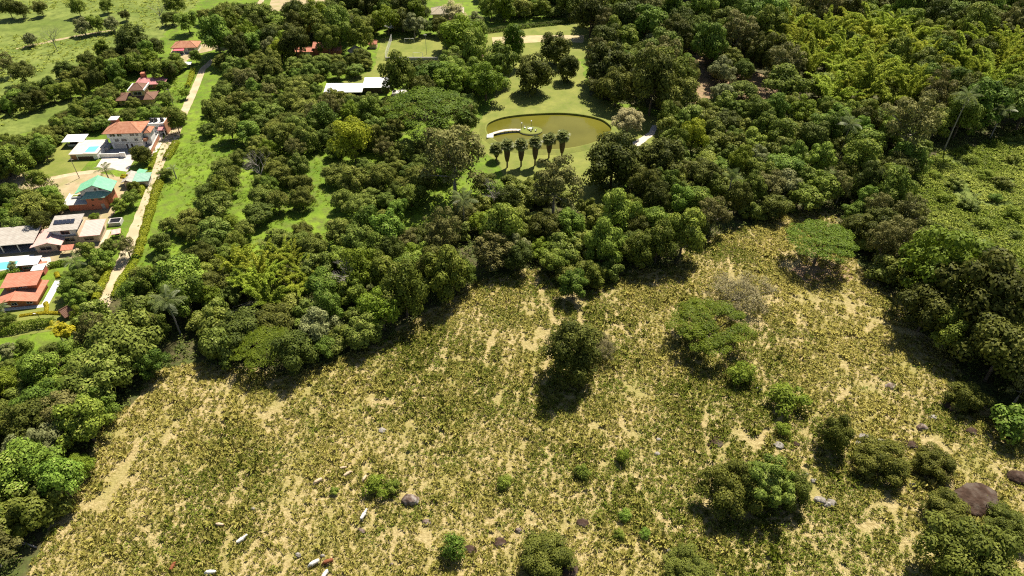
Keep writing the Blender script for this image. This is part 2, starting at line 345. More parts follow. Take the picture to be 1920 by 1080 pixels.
def trunk_mesh(name, lobes, h, r, mat, seed, limbs=7, lean=0.0):
    q = random.Random(seed); mb = MB(); x = lean
    mb.tube([(0, 0, -.3), (x * .3 + q.uniform(-.1, .1), q.uniform(-.1, .1), h * .5), (x * .8, 0, h)], [r * 1.25, r, r * .7], 7)
    L = sorted(lobes[:-1], key=lambda t: q.random())[:limbs]
    for l in L:
        c = Vector(l[:3]); a = Vector((x * .6, 0, h * q.uniform(.75, 1.0))); m = a.lerp(c, .5) + Vector((0, 0, .25 * abs(c.z - a.z) * q.uniform(-.6, .8)))
        mb.tube([a, m, c], [r * .5, r * .33, r * .1], 5)
    return mb.mesh(name, mat)
PROTO = {}
def proto(kind, Rr, Hh, zc, n, r, nl, size, mat, variants, th=None, tr=.25, bark='bark', **kw):
    dk = {k: kw.pop(k) for k in ('low', 'jit', 'sq', 'fill', 'lean') if k in kw}
    L = []
    for v in range(variants):
        s = sum(map(ord, kind)) * 7 + v; q = random.Random(s)
        R2 = Rr * q.uniform(.92, 1.08); lb = dome(R2, Hh * q.uniform(.9, 1.12), zc, n, r, s, **dk)
        L.append((trunk_mesh(kind + '_trunk', lb, th or zc * .7, tr, M[bark], s), crown_mesh(kind + '_crown', lb, nl, size, M[mat], s, **kw)))
    PROTO[kind] = dict(m=L, R=Rr, zc=zc, H=zc + Hh)
proto('mango', 5, 3.9, 4.0, 30, 1.45, 4600, .44, 'mango', 6, jit=.2, low=-.55)
proto('forest', 4.6, 4.6, 5.6, 26, 1.6, 4600, .46, 'forest', 7, jit=.3, low=-.7)
proto('darkforest', 4.8, 5, 5.8, 26, 1.7, 4600, .46, 'darkleaf', 4, jit=.3, low=-.75)
proto('vine', 4.2, 3.4, 2.3, 24, 1.3, 3600, .5, 'vine', 4, jit=.3, low=-.3)
proto('bright', 5, 4.4, 5.4, 30, 1.35, 3400, .44, 'bright', 3, jit=.25, low=-.65)
proto('lime', 4.5, 4.2, 4.8, 26, 1.35, 3000, .44, 'lime', 2, jit=.2, low=-.6)
proto('pale', 4.4, 3.8, 4.6, 24, 1.3, 2600, .5, 'pale', 2, jit=.3, low=-.6, bark='greybark')
proto('brown', 4.8, 4.6, 6.2, 34, 1.15, 2800, .4, 'brownleaf', 3, jit=.3, low=-.6, bark='greybark')
proto('tall', 3.6, 7, 7.6, 34, 1.5, 6000, .46, 'green', 2, jit=.2, low=-.85)
proto('parkdark', 5, 5.2, 5.0, 46, 1.5, 7000, .44, 'darkleaf', 3, jit=.25, low=-.92)
proto('talldark', 4, 6.5, 7.2, 34, 1.6, 6500, .46, 'darkleaf', 2, jit=.25, low=-.85)
proto('shrub', 2, 1.5, 1.15, 14, .78, 1000, .30, 'weed', 3, jit=.25, low=-.2, tr=.08)
proto('darkshrub', 2, 1.7, 1.3, 14, .78, 1000, .30, 'forest', 3, jit=.25, low=-.2, tr=.08)
proto('fieldtree', 5, 6.0, 6.2, 54, 1.5, 10000, .38, 'darkleaf', 1, jit=.3, low=-.85, sq=1)
proto('fieldbush', 6, 4.6, 4.4, 54, 1.4, 9000, .38, 'fieldleaf', 3, jit=.25, low=-.6)
proto('palebush', 5, 4.4, 5.0, 46, 1.0, 6500, .38, 'vine', 1, jit=.35, low=-.6)
proto('greybush', 5, 3.0, 2.4, 60, .9, 5200, .24, 'twig', 1, jit=.3, low=-.2, tr=.12, bark='greybark', asp=.3)
proto('cream', 3.6, 4.2, 4.6, 40, .9, 3000, .5, 'cream', 1, jit=.3, asp=.3, up=.8, low=-.6)
proto('gold', 2.5, 1.6, 4.6, 9, .9, 500, .7, 'gold', 1, jit=.3)
def umbrella(kind, Rr, zc, n, nl, mat, seed, holes=False, dom=1.6, th=4.2):
    q = random.Random(seed); lb = []
    for i in range(n):
        rr = math.sqrt((i + .5) / n) * Rr; az = i * 2.39996 + q.uniform(-.3, .3); rr *= q.uniform(.86, 1.05)
        z = zc + dom * (1 - (rr / Rr) ** 2) + q.uniform(-.55, .45); s = Rr * .155 * q.uniform(.7, 1.35)
        if holes and (rr * math.cos(az) - .1 * Rr) ** 2 + (rr * math.sin(az) + .3 * Rr) ** 2 < (.33 * Rr) ** 2: continue
        lb.append((rr * math.cos(az), rr * math.sin(az), z, s, s, s * .33))
    lb.append((0, 0, zc, .1, .1, .1))
    PROTO[kind] = dict(m=[(trunk_mesh(kind + '_trunk', lb, th, .42, M['bark'], seed, 18), crown_mesh(kind + '_crown', lb, nl, .36, M[mat], seed, up=.9, jit=.5, low=-.3))], R=Rr, zc=zc + dom * .3, H=zc + dom)
umbrella('umbrella', 9.5, 8.2, 120, 10000, 'green', 3)
umbrella('umbrella2', 9, 5.8, 110, 9000, 'green', 8, True, 2.2, 3.2)
umbrella('umbrella3', 9, 8.5, 90, 6000, 'green', 12, False, 3.5, 5.5)

def bamboo_proto(seed, nc=12, Lc=16):
    q = random.Random(seed); rg = np.random.default_rng(seed); mb = MB(); PO = []; NO = []; SZ = []; TT = []
    for c in range(nc):
        az = q.uniform(0, 6.283); rr = q.uniform(.1, 1.2); H = Lc * q.uniform(.6, 1.0); out = H * q.uniform(.22, .6); tn = q.random()
        b = np.array([rr * math.cos(az), rr * math.sin(az), 0]); dr = np.array([math.cos(az), math.sin(az), 0])
        pt = lambda t: b + dr * out * t ** 2.2 + np.array([0, 0, H * (t - .28 * t ** 4)])
        mb.tube([tuple(pt(t)) for t in (0, .35, .65, .85, 1)], [.1, .09, .06, .035, .01], 4)
        n = 300; t = .3 + .7 * rg.random(n) ** .8
        cp = np.array([pt(x) for x in t]); wd = 1.7 * (1.08 - t) ** .6 * (.35 + .65 * np.minimum(1, (t - .2) * 4))
        off = nrm(rg.normal(size=(n, 3))) * wd[:, None] * rg.random((n, 1)) ** .5
        off[:, 2] = off[:, 2] * .5 - .25 * wd
        PO.append(cp + off); NO.append(nrm(off) * .4 + rg.normal(size=(n, 3)) * .4 + np.array([0, 0, .6])); SZ.append(rg.uniform(.45, .95, n)); TT.append(np.clip(tn * .5 + rg.random(n) * .5, 0, 1))
    V, F = leafquads(np.concatenate(PO), np.concatenate(NO), np.concatenate(SZ), .36, rg, .35)
    return mb.mesh('bamboo_trunk', M['bamboo']), np_mesh('bamboo_crown', V, F, M['bamboo'], np.concatenate(TT))
PROTO['bamboo'] = dict(m=[bamboo_proto(50 + i) for i in range(4)], R=5, zc=7.5, H=12.5)

def bare_proto(seed):
    q = random.Random(seed); mb = MB()
    def grow(p, d, L, r, lev):
        e = p + d * L; m = p.lerp(e, .5) + Vector((q.uniform(-1, 1), q.uniform(-1, 1), q.uniform(-.5, .5))) * L * .08
        mb.tube([p, m, e], [r, r * .8, r * .55], 5 if lev < 2 else 3)
        if lev < 5:
            for k in range(q.choice([2, 3, 3]) if lev else 5):
                nd = (d + Vector((q.uniform(-1, 1), q.uniform(-1, 1), q.uniform(-.3, .6))) * .8).normalized(); grow(e if k else m.lerp(e, .6), nd, L * q.uniform(.55, .8), r * .55, lev + 1)
    grow(Vector((0, 0, -.2)), Vector((0, 0, 1)), 3.4, .2, 0)
    return mb.mesh('bare_branches', M['greybark'])
BARE = [bare_proto(3), bare_proto(9)]

def frond_mesh(name, L, n, lw, mat, seed, arch=1.0):
    rg = np.random.default_rng(seed); V = []; F = []; T = []
    pt = lambda t: np.array([L * .92 * t - L * .15 * arch * t ** 3, 0, L * (.42 * t - .62 * arch * t ** 2.3)])
    for i in range(n):
        t0, t1 = i / n, (i + 1) / n; a, b = pt(t0), pt(t1); w = .05 * (1 - t0) + .012
        V += [a + (0, w, 0), a - (0, w, 0), b - (0, w, 0), b + (0, w, 0)]; F.append(np.arange(4) + len(V) - 4); T.append(.9)
        if i < 2: continue
        ll = lw * math.sin(math.pi * min(1, .16 + t0 * .84)) ** .6 * rg.uniform(.85, 1.1)
        for s in (-1, 1):
            tip = a + (ll * .35, s * ll * .8, -ll * .42); d = .14 * L / 4
            V += [a, a + (d, 0, 0), tip + (d * .4, 0, -.02), tip]; F.append(np.arange(4) + len(V) - 4); T.append(rg.uniform(.2, .8))
    return np_mesh(name, np.array(V), np.array(F), mat, T)
FROND = [frond_mesh('frond', 4.6, 16, 1.15, M['palm'], 1), frond_mesh('frond', 4.6, 16, 1.15, M['palm'], 2, .7)]
GFROND = frond_mesh('frond', 3.2, 10, 1.1, M['gold'], 4, .8)
def fan_mesh(seed):
    rg = np.random.default_rng(seed); V = []; F = []; T = []
    for k in range(13):
        a = math.radians(-115 + 230 * k / 12); L = 1.15 * rg.uniform(.85, 1.05); d = np.array([math.cos(a), math.sin(a), -.25]); s = np.array([-math.sin(a), math.cos(a), 0]) * .12
        o = np.array([.9, 0, .35]); V += [o, o + d * L * .6 + s, o + d * L + (0, 0, -.2), o + d * L * .6 - s]; F.append(np.arange(4) + len(V) - 4); T.append(rg.random())
    V += [np.array([0, .03, 0.]), np.array([0, -.03, 0.]), np.array([.9, -.03, .35]), np.array([.9, .03, .35])]; F.append(np.arange(4) + len(V) - 4); T.append(.9)
    return np_mesh('fan_leaf', np.array(V), np.array(F), M['fanpalm'], T)
FAN = [fan_mesh(1), fan_mesh(2)]

# ------------------------------------------------------------------ tree planting
COUNT = {}
TREES = []                             # (x, y, radius) of every planted crown
NAME = dict(mango='orchard_tree', forest='forest_tree', darkforest='dark_tree', vine='vine_mound', bright='bright_tree', lime='lime_tree', pale='pale_tree', brown='brown_tree', tall='tall_tree', talldark='tall_dark_tree', parkdark='park_tree', shrub='shrub', darkshrub='dark_shrub', fieldtree='field_tree', fieldbush='bushy_tree', palebush='pale_tree', greybush='dry_shrub', cream='cream_tree', gold='golden_tree', umbrella='umbrella_tree', umbrella2='umbrella_tree', umbrella3='umbrella_tree', bamboo='bamboo_clump')
def plant(kind, x, y, s, label, cat='tree', group=None, zs=1.0, v=None):
    pr = PROTO[kind]; k = COUNT.get(kind, 0); COUNT[kind] = k + 1
    tm, cm = pr['m'][(k if v is None else v) % len(pr['m'])]
    o = link(NAME[kind], None, None, (x, y, 0), rnd.uniform(0, 6.283), (s, s * rnd.uniform(.92, 1.08), s * zs)); o.empty_display_size = .5
    link('trunk' if kind != 'bamboo' else 'culms', tm, o); link('crown', cm, o)
    TREES.append((x, y, pr['R'] * s)); return tag(o, label, cat, group)
def T(kind, cx, cy, wpx, label, zs=1.0, cat='tree', group=None, v=None):
    pr = PROTO[kind]; s = wpx / scale_at(cy) / (2 * pr['R'])
    for _ in range(3):
        p = P(cx, cy, pr['zc'] * s * zs); depth = p.y * CP - (p.z - CAM_H) * SP; s = wpx * depth / FPX / (2.1 * pr['R'])
    return plant(kind, p.x, p.y, s, label, cat, group, zs, v)

# ------------------------------------------------------------------ keep-out and clearing areas (pixels of the photograph)
KEEP = [
 [(250,475),(330,285),(345,225),(385,130),(420,135),(388,190),(356,262),(316,300),(275,430),(220,560),(190,600),(165,600),(200,530)],   # road and hedges
 [(75,340),(112,264),(195,244),(205,228),(335,228),(330,262),(290,325),(240,340)],                          # white house
 [(118,420),(120,330),(235,325),(285,330),(225,430)], [(-60,500),(-60,440),(110,400),(235,405),(190,470),(140,490)],
 [(-60,640),(-60,465),(90,470),(130,560),(160,610),(100,625)],
 [(318,110),(322,72),(375,72),(428,66),(422,92),(365,112)], [(210,205),(215,175),(255,135),(315,135),(320,160),(300,200)],
 [(600,185),(605,155),(690,140),(780,145),(775,192)], [(545,108),(550,80),(640,80),(640,108)],
 [(716,125),(722,72),(838,70),(828,120)], [(900,112),(915,45),(1105,30),(1105,112)], [(868,130),(870,95),(912,95),(912,130)],
 [(885,280),(895,222),(950,195),(1110,190),(1180,205),(1200,235),(1165,268),(1060,300),(1060,335),(955,335),(935,300)],
 [(1185,270),(1195,235),(1240,215),(1240,275)], [(655,100),(655,70),(720,65),(720,100)], [(722,60),(724,38),(750,38),(750,60)], [(800,45),(800,-10),(905,-10),(905,45)],
 FIELD, RPAST,
]
CLEAR = [
 [(325,300),(345,268),(415,255),(440,262),(440,285),(400,310),(375,345),(378,395),(310,405),(295,440),(262,475),(270,430),(295,360)],
 [(575,310),(590,278),(622,285),(612,350),(630,378),(600,372)], [(445,468),(470,430),(520,393),(562,398),(540,430),(480,465)],
 [(745,430),(765,390),(848,352),(855,408),(800,425)], [(300,480),(330,450),(365,455),(350,505),(325,500)],
 [(440,425),(448,370),(455,300),(478,300),(470,350),(465,405)], [(540,402),(600,385),(660,395),(655,425),(590,430)], [(575,275),(560,300),(585,310)],
 [(665,150),(700,125),(725,130),(700,150)], [(935,200),(940,150),(975,125),(1000,100),(1085,105),(1095,200)], [(1170,300),(1170,330),(1220,330)],
 [(830,395),(840,360),(860,365),(855,400)], [(1290,95),(1310,95),(1330,120),(1300,135)], [(1395,130),(1440,135),(1450,165),(1410,160)], [(1310,165),(1330,150),(1345,180),(1320,185)], [(430,602),(434,570),(486,566),(492,600)], [(10,1032),(15,995),(68,992),(74,1028)],
]
HAND = []
def hand(*a, **k):
    HAND.append(a)
    return T(*a, **k)
# trees standing in the dry field
hand('umbrella', 1543, 447, 130, 'flat-topped umbrella tree with bare shaded soil round its trunk')
hand('umbrella2', 1333, 605, 150, 'umbrella-shaped tree with a greyish hole in its green crown')
hand('greybush', 1390, 552, 140, 'feathery grey-green thicket behind the holed umbrella tree', zs=.8, cat='shrub')
hand('fieldtree', 1072, 662, 112, 'tall dark tree alone in the middle of the dry field')
hand('greybush', 1128, 655, 62, 'sparse greyish bush leaning on the lone dark field tree', zs=1.6, cat='shrub')
hand('fieldbush', 1372, 915, 120, 'dull olive tree at the left of the three-tree clump in the dry field', zs=1.05, v=0)
hand('palebush', 1435, 905, 115, 'pale green tree in the middle of the three-tree clump')
hand('fieldbush', 1487, 918, 84, 'dark grey-green tree at the right of the three-tree clump', zs=1.1, v=1)
hand('fieldbush', 1568, 815, 74, 'upright oval green tree beside the cluster of white rocks', zs=1.5)
hand('fieldbush', 1655, 862, 108, 'wide low green tree just below the cluster of white rocks', zs=.75)
hand('fieldbush', 1752, 868, 84, 'round leafy tree between the huge brown boulder and wide low tree', zs=.8)
hand('shrub', 1475, 748, 68, 'bright green shrub above the upright oval tree', cat='shrub')
hand('shrub', 1465, 806, 34, 'small green shrub left of the upright oval tree', cat='shrub')
hand('shrub', 1390, 700, 56, 'light green shrub at the foot of the holed umbrella tree', cat='shrub')
hand('fieldbush', 1025, 1040, 118, 'large shrubby tree at the bottom edge in the middle', zs=.7)
hand('darkshrub', 852, 1030, 50, 'spiky shrub with bare twigs left of the large bottom-edge tree', zs=1.3, cat='shrub')
hand('fieldbush', 1290, 1062, 96, 'dark tree cut by the bottom edge below the tan trails', zs=.6)
hand('fieldbush', 1820, 1050, 190, 'big olive tree in the bottom right corner')
hand('fieldbush', 1775, 955, 100, 'leafy tree in front of the huge brown boulder', zs=.7)
hand('fieldbush', 1895, 985, 90, 'bushy tree at the right edge below the huge boulder', zs=.7)
hand('darkshrub', 736, 914, 34, 'glossy dark shrub beside the big grey-topped boulder', cat='shrub')
hand('shrub', 708, 912, 48, 'bright green shrub left of the glossy dark shrub', cat='shrub')
hand('darkshrub', 1094, 886, 34, 'glossy round shrub straight below the lone dark field tree', cat='shrub')
hand('darkshrub', 946, 906, 30, 'small dark shrub right of the big grey-topped boulder', cat='shrub')
hand('shrub', 1168, 858, 30, 'bright upright shrub on the slope right of field centre', zs=1.4, cat='shrub')
for i, (a, b) in enumerate([(1160, 1003), (1208, 1000), (1172, 968)]):
    hand('darkshrub', a, b, 26, ['leftmost of three small dark shrubs by the tan trails', 'rightmost of three small dark shrubs by the tan trails', 'topmost of three small dark shrubs by the tan trails'][i], cat='shrub')
hand('darkshrub', 628, 552 + 370, 20, 'little round shrub on the bare patch near the cattle', cat='shrub')
hand('fieldbush', 1815, 745, 78, 'dark tree at the right field edge beside a dark rock', zs=.9)
hand('darkshrub', 1900, 790, 90, 'spreading shrub at the right edge above the boulder', cat='shrub')
hand('forest', 1075, 535, 60, 'leafy tree jutting from the forest edge into the field')
# forest edge and right-hand mass
hand('umbrella3', 495, 645, 122, 'dark green flat-topped tree at the forest edge with black shade below', zs=.75)
hand('bright', 148, 876, 62, 'vivid green rounded bush tree at the left field edge', zs=.8)
hand('pale', 95, 830, 84, 'pale grey-green tree left of the vivid green bush tree')
hand('mango', 235, 640, 150, 'large brownish olive tree below the golden palm')
hand('mango', 190, 705, 130, 'broad olive tree below the large brownish one')
hand('bright', 1770, 500, 170, 'large tree with bright green top at the right forest edge', v=0)
hand('darkforest', 1850, 560, 170, 'dark tree against the green field at the right edge')
hand('darkforest', 1885, 655, 150, 'dark tree hanging over the field at the right edge')
hand('darkforest', 1745, 575, 110, 'dark rounded tree in front of the large bright-topped tree')
# pond park and orchard
hand('lime', 660, 262, 84, 'tall yellow-green tree rising above the orchard', zs=1.15)
hand('umbrella3', 800, 198, 165, 'wide spreading green tree left of the pond', zs=.9)
hand('brown', 850, 300, 140, 'large grey-olive tree left of the fan palm row')
hand('lime', 525, 92, 48, 'small yellow tree behind the orchard near the orange roofs')
hand('bright', 868, 66, 86, 'bright green tree right of the fenced pitch')
hand('tall', 963, 84, 42, 'tall narrow bright green tree before the terraced lawn')
hand('parkdark', 1040, 92, 62, 'tall dark tree standing on the terraced lawn')
hand('parkdark', 1000, 138, 76, 'big dark tree on the lawn behind the pond')
hand('parkdark', 1065, 128, 44, 'slim dark tree beside the big one behind the pond', zs=1.2)
hand('bright', 910, 150, 80, 'bright olive tree on the lawn left above the pond', v=1)
hand('parkdark', 1142, 126, 90, 'broad dark tree behind the right end of the pond')
hand('cream', 1178, 226, 60, 'cream-coloured feathery tree at the right end of the pond', zs=.9)
hand('parkdark', 1150, 303, 116, 'very dark drooping tree in front of the pond')
hand('parkdark', 1240, 302, 90, 'dark fine-leaved tree right of the drooping one')
hand('brown', 1040, 345, 112, 'brownish tree with a pale trunk below the fan palms')
hand('lime', 1300, 255, 58, 'yellow-olive upright tree right of the pond', zs=1.4)
hand('brown', 1712, 230, 112, 'tall thin-leaved brown tree by the green field', zs=1.15)
hand('bright', 1505, 205, 62, 'bright domed tree left of a feather palm')
hand('pale', 595, 615, 80, 'pale-leaved tree at the forest edge above the field')
hand('darkforest', 375, 482, 56, 'dark brown tree between orchard and bamboo', zs=1.0)
hand('cream', 850, 28, 50, 'cream-coloured feathery tree behind the fenced pitch')
hand('parkdark', 265, 290, 40, 'dark dome-shaped tree at the white house driveway')
hand('darkforest', 245, 78, 60, 'dark tree at the edge of the far pasture', zs=1)
hand('tall', 192, 95, 26, 'slim tree at the left of the dark pasture tree')
hand('darkforest', 165, 112, 34, 'small dark tree left of the slim pasture tree')
hand('darkforest', 40, 135, 44, 'dark tree on the left edge of the far pasture')
hand('brown', 10, 120, 40, 'thin brown tree on the left edge of the far pasture')
for i, (a, b, w, k) in enumerate([(15,15,34,'darkforest'),(38,18,30,'darkforest'),(75,14,28,'darkforest'),(145,14,30,'forest'),(198,10,26,'forest'),(58,74,26,'pale'),(155,50,34,'pale'),(180,45,30,'forest'),(210,45,30,'pale'),(234,28,20,'darkforest'),(325,5,40,'forest'),(320,35,34,'mango'),(350,40,40,'forest'),(385,30,40,'mango'),(120,132,40,'mango'),(30,300,60,'forest'),(70,335,40,'forest')]):
    hand(k, a, b, w, {'darkforest': 'dark tree dotted on the far green pasture', 'forest': 'green tree dotted on the far green pasture', 'pale': 'pale thin tree dotted on the far green pasture', 'mango': 'olive tree at the margin of the far green pasture'}[k], group='trees dotted over the far pasture')
hand('gold', 118, 622, 44, 'golden-yellow leaved palm-like tree by the garden hedge')
hand('gold', 233, 332, 16, 'small yellow bush beside the green-roofed house', cat='shrub')
HLM = [(20,365,'beside the farm track'),(60,390,'left of the green-roofed house'),(105,400,'behind the solar-panelled roof'),(225,378,'right of the green-roofed house'),(180,405,'below the green-roofed house'),(165,470,'below the pink roof'),(205,470,'beside the road below the pink roof'),(235,465,'beside the tree-shaded road bend'),(150,525,'right of the dark red pool house'),(140,560,'right of the orange-walled house'),(20,470,'by the long open shed'),(20,285,'left of the lawn below the kiosk'),(20,600,'on the garden lawn at the left edge'),(30,675,'below the thick clipped hedge at the left edge'),(100,662,'below the golden palm'),(310,190,'between road and brown-roofed house'),(205,190,'left of the brown-roofed house'),(300,150,'right of the rose-pink roof'),(350,105,'before the pink-awning house'),(270,115,'behind the rose-pink roof'),(310,325,'right of the road opposite the green shelter')]
# garden trees round the houses
for i, (a, b, w, k) in enumerate([(60,390,70,'mango'),(20,365,40,'forest'),(90,365,44,'forest'),(30,420,50,'mango'),(75,415,44,'darkforest'),(105,385,36,'forest'),(222,386,28,'forest'),(245,372,32,'forest'),(250,352,26,'forest'),(176,408,22,'bright'),(165,470,40,'forest'),(205,462,34,'mango'),(235,462,44,'brown'),(190,488,40,'forest'),(150,520,44,'forest'),(175,510,40,'mango'),(128,540,40,'forest'),(165,545,44,'vine'),(140,560,40,'forest'),(155,590,44,'bright'),(20,470,1,'shrub'),(70,285,1,'shrub'),(15,290,44,'darkforest'),(45,270,30,'mango'),(25,500,22,'pale'),(12,600,30,'forest'),(15,660,34,'pale'),(45,650,34,'forest'),(20,690,40,'mango'),(60,690,50,'forest'),(95,665,50,'darkforest'),(130,660,46,'forest'),(310,185,30,'mango'),(290,205,34,'mango'),(305,162,26,'forest'),(250,195,30,'mango'),(205,180,40,'mango'),(190,205,40,'forest'),(230,160,30,'forest'),(300,130,40,'forest'),(330,110,24,'forest'),(365,105,24,'forest'),(280,110,40,'bright'),(255,120,36,'forest'),(345,175,22,'bright'),(310,325,30,'mango')]):
    if w > 1: hand(k, a, b, w, {'mango': 'olive garden tree among the houses by the dirt road', 'forest': 'green garden tree among the houses by the dirt road', 'darkforest': 'dark garden tree among the houses by the dirt road', 'bright': 'bright green garden tree among the houses by the dirt road', 'brown': 'brownish tree overhanging the dirt road', 'pale': 'pale garden tree among the houses by the dirt road', 'vine': 'leafy mound among the houses by the dirt road'}[k].replace('among the houses by the dirt road', min(HLM, key=lambda t: (t[0] - a) ** 2 + (t[1] - b) ** 2)[2]), group='garden trees among the houses')

# ------------------------------------------------------------------ palms
def palm(cx, cy, base, label, L=1.0, fr=17, tr=.2, gold=False, up=0):
    b = P(*base); s = L
    d = b.y * CP + CAM_H * SP; H = max(1.5, (base[1] - cy) * d / FPX / CP)
    if L >= 1: H = max(H, 11.5); b = P(cx, cy, H); b.z = 0
    q = random.Random(int(cx * 7 + cy)); o = link('palm_tree', None, None, b, q.uniform(0, 6.28)); tag(o, label, 'palm')
    TREES.extend([(b.x, b.y, 1.5), (b.x * .96, b.y - 8, 6.5 if L > .7 else 1.5), (b.x * .92, b.y - 16, 3.5 if L > 1 else .5)])
    MB().tube([(0, 0, -.3), (.1, 0, H * .5), (0, 0, H)], [tr * 1.4, tr, tr * .85], 8).build('trunk', M['greybark'], o)
    for k in range(fr):
        f = link('frond', GFROND if gold else FROND[k % 2], o, (0, 0, H), None, s * q.uniform(.85, 1.1))
        f.rotation_euler = (q.uniform(-.15, .15), R(28) - (k / fr) * R(82) - up, k * 2.39996 + q.uniform(-.2, .2))
palm(868, 375, (872,410), 'lone feather palm between orchard and forest', 1.15)
palm(312, 565, (318,590), 'feather palm in the wood above the field corner', 1.2)
palm(247, 590, (250,605), 'broad-leaved palm beside the wood left of another palm', .95, 12, up=.4)
palm(1595, 232, (1600,262), 'feather palm on the slope right of the bright domed tree', 1.25)
palm(1815, 182, (1792,262), 'tall feather palm with skirt of dead fronds by the green field', 1.3)
palm(1883, 205, (1880,232), 'shorter feather palm right of the tall one', 1.1)
palm(1372, 335, (1372,358), 'upright palm with erect fronds in the vine-covered wood', 1.0, 12, up=.7)
palm(205, 322, (207,343), 'feather palm behind the green-roofed house', .85)
palm(148, 490, (148,505), 'feather palm in the garden below the pink roofs', .9)
palm(140, 535, (140,550), 'lower feather palm in the garden right of the orange house', .9)
palm(12, 575, (12,590), 'small palm at the left edge on the lawn', .6, 12)
palm(1418, 213, (1416,232), 'small bright tree fern on the slope', .55, 12)
palm(330, 338 - 20, (331,335), 'little palm in the meadow beside the road', .5, 10)
palm(115, 612, (118,640), 'golden palm by the garden hedge', .8, 10, .15, True)
def fan_palm(cx, cy, by, label):
    b = P(cx, by); d = b.y * CP + CAM_H * SP; H = (by - cy) * d / FPX / CP
    q = random.Random(int(cx)); o = link('fan_palm', None, None, b, q.uniform(0, 6)); tag(o, label, 'palm', 'fan palms in a row by the pond'); TREES.append((b.x, b.y - 5, 2.5))
    MB().tube([(0, 0, -.3), (0, 0, H * .3), (0, 0, H * .97)], [.3, .28, .28], 8).build('trunk', M['bark'], o)
    MB().tube([(0, 0, H * .28), (0, 0, H * .5), (0, 0, H * .93)], [.55, .95, 1.2], 10).build('dead_leaf_skirt', M['shade'], o)
    for k in range(30):
        f = link('fan_leaf', FAN[k % 2], o, (0, 0, H - .3), None, 1.4 * q.uniform(.9, 1.15)); f.rotation_euler = (0, R(35) - (k / 30) * R(115), k * 2.39996)
for i, (a, b, c) in enumerate([(931,282,300),(951,278,314),(977,277,312),(1003,273,310),(1029,266,296),(1053,262,298)]):
    fan_palm(a, b, c, ['leftmost', 'second from left', 'third from left', 'fourth from left', 'fifth from left', 'rightmost'][i] + ' fan palm in the row before the pond')

for i, (a, b, w) in enumerate([(1755,330,24),(1790,345,34),(1820,300,26),(1850,330,30),(1880,345,36),(1900,300,28),(1770,372,30),(1820,385,40),(1865,372,26),(1895,400,34),(1905,440,24),(1845,420,30),(1860,475,26),(1895,500,22)]):
    hand(('shrub', 'vine', 'darkshrub')[i % 3], a, b, w, ['bright shrub', 'pale leafy mound', 'dark shrub'][i % 3] + ' in the green field on the right', cat='shrub', group='shrubs in the green field', zs=.8)
# ------------------------------------------------------------------ filling the wooded areas
LM = [(350,300,'beside the open strip along the dirt road'),(420,200,'near the bend of the dirt road'),(492,322,'around the leafless pinkish tree'),(500,420,'by the bright grass clearing'),(560,160,'left of the white metal sheds'),(640,140,'behind the white metal sheds'),(700,215,'below the white metal sheds'),(660,265,'around the tall yellow-green tree'),(800,200,'around the wide spreading tree'),(780,330,'left of the fan palm row'),(800,400,'near the lone feather palm'),(620,380,'below the tall yellow-green tree'),(420,430,'above the small bamboo grove'),
 (60,1000,'in the bottom left corner'),(60,800,'at the left edge'),(200,680,'round the golden palm'),(320,600,'round the feather palm above the field corner'),(470,590,'round the heap of pale logs'),(520,520,'below the small bamboo grove'),(660,520,'round the leafless grey tree'),(720,600,'along the upper left field edge'),(860,500,'above the middle of the field edge'),(930,420,'below the lone feather palm'),(1000,440,'below the fan palms'),(1100,470,'over the notch in the field edge'),(1230,420,'below the dark drooping trees'),(1372,340,'round the palm with erect fronds'),(1440,360,'above the flat-topped umbrella tree'),(1420,230,'round the small tree fern'),(1595,250,'round the feather palm on the slope'),(1640,340,'left of the green field'),(1700,450,'behind the flat-topped umbrella tree'),(1780,580,'beside the bright-topped edge tree'),(1880,720,'at the right edge above the boulders'),
 (430,90,'at the top of the dirt road'),(560,50,'above the orange farmhouse'),(680,40,'above the thatched hut'),(780,30,'above the fenced pitch'),(860,130,'right of the fenced pitch'),(960,20,'behind the curved hedge'),(1060,15,'by the far meadow'),(1150,100,'behind the pond'),(1250,40,'at the top right of the terraced lawn'),(1300,150,'round the bare soil clearing'),(1420,100,'left of the big bamboo grove'),(1480,20,'above the soil clearing at the top edge'),(1640,15,'above the big bamboo grove'),(1780,60,'between the two bamboo groves'),(1880,20,'in the top right corner'),(1760,190,'below the big bamboo grove'),(1900,210,'above the green field'),(1240,230,'right of the cream-coloured tree'),(100,250,'in the row behind the kiosk'),(260,220,'in the row behind the white house'),(20,300,'at the left end of the row behind the kiosk'),(130,215,'along the upper garden meadow'),(280,130,'behind the rose-pink roof'),(60,165,'in the scrub line below the far pasture'),(220,110,'in the tree line right of the far pasture'),(40,400,'in the yard left of the green-roofed house')]
SIZE = lambda s: 'small ' if s < .95 else ('large ' if s > 1.25 else '')
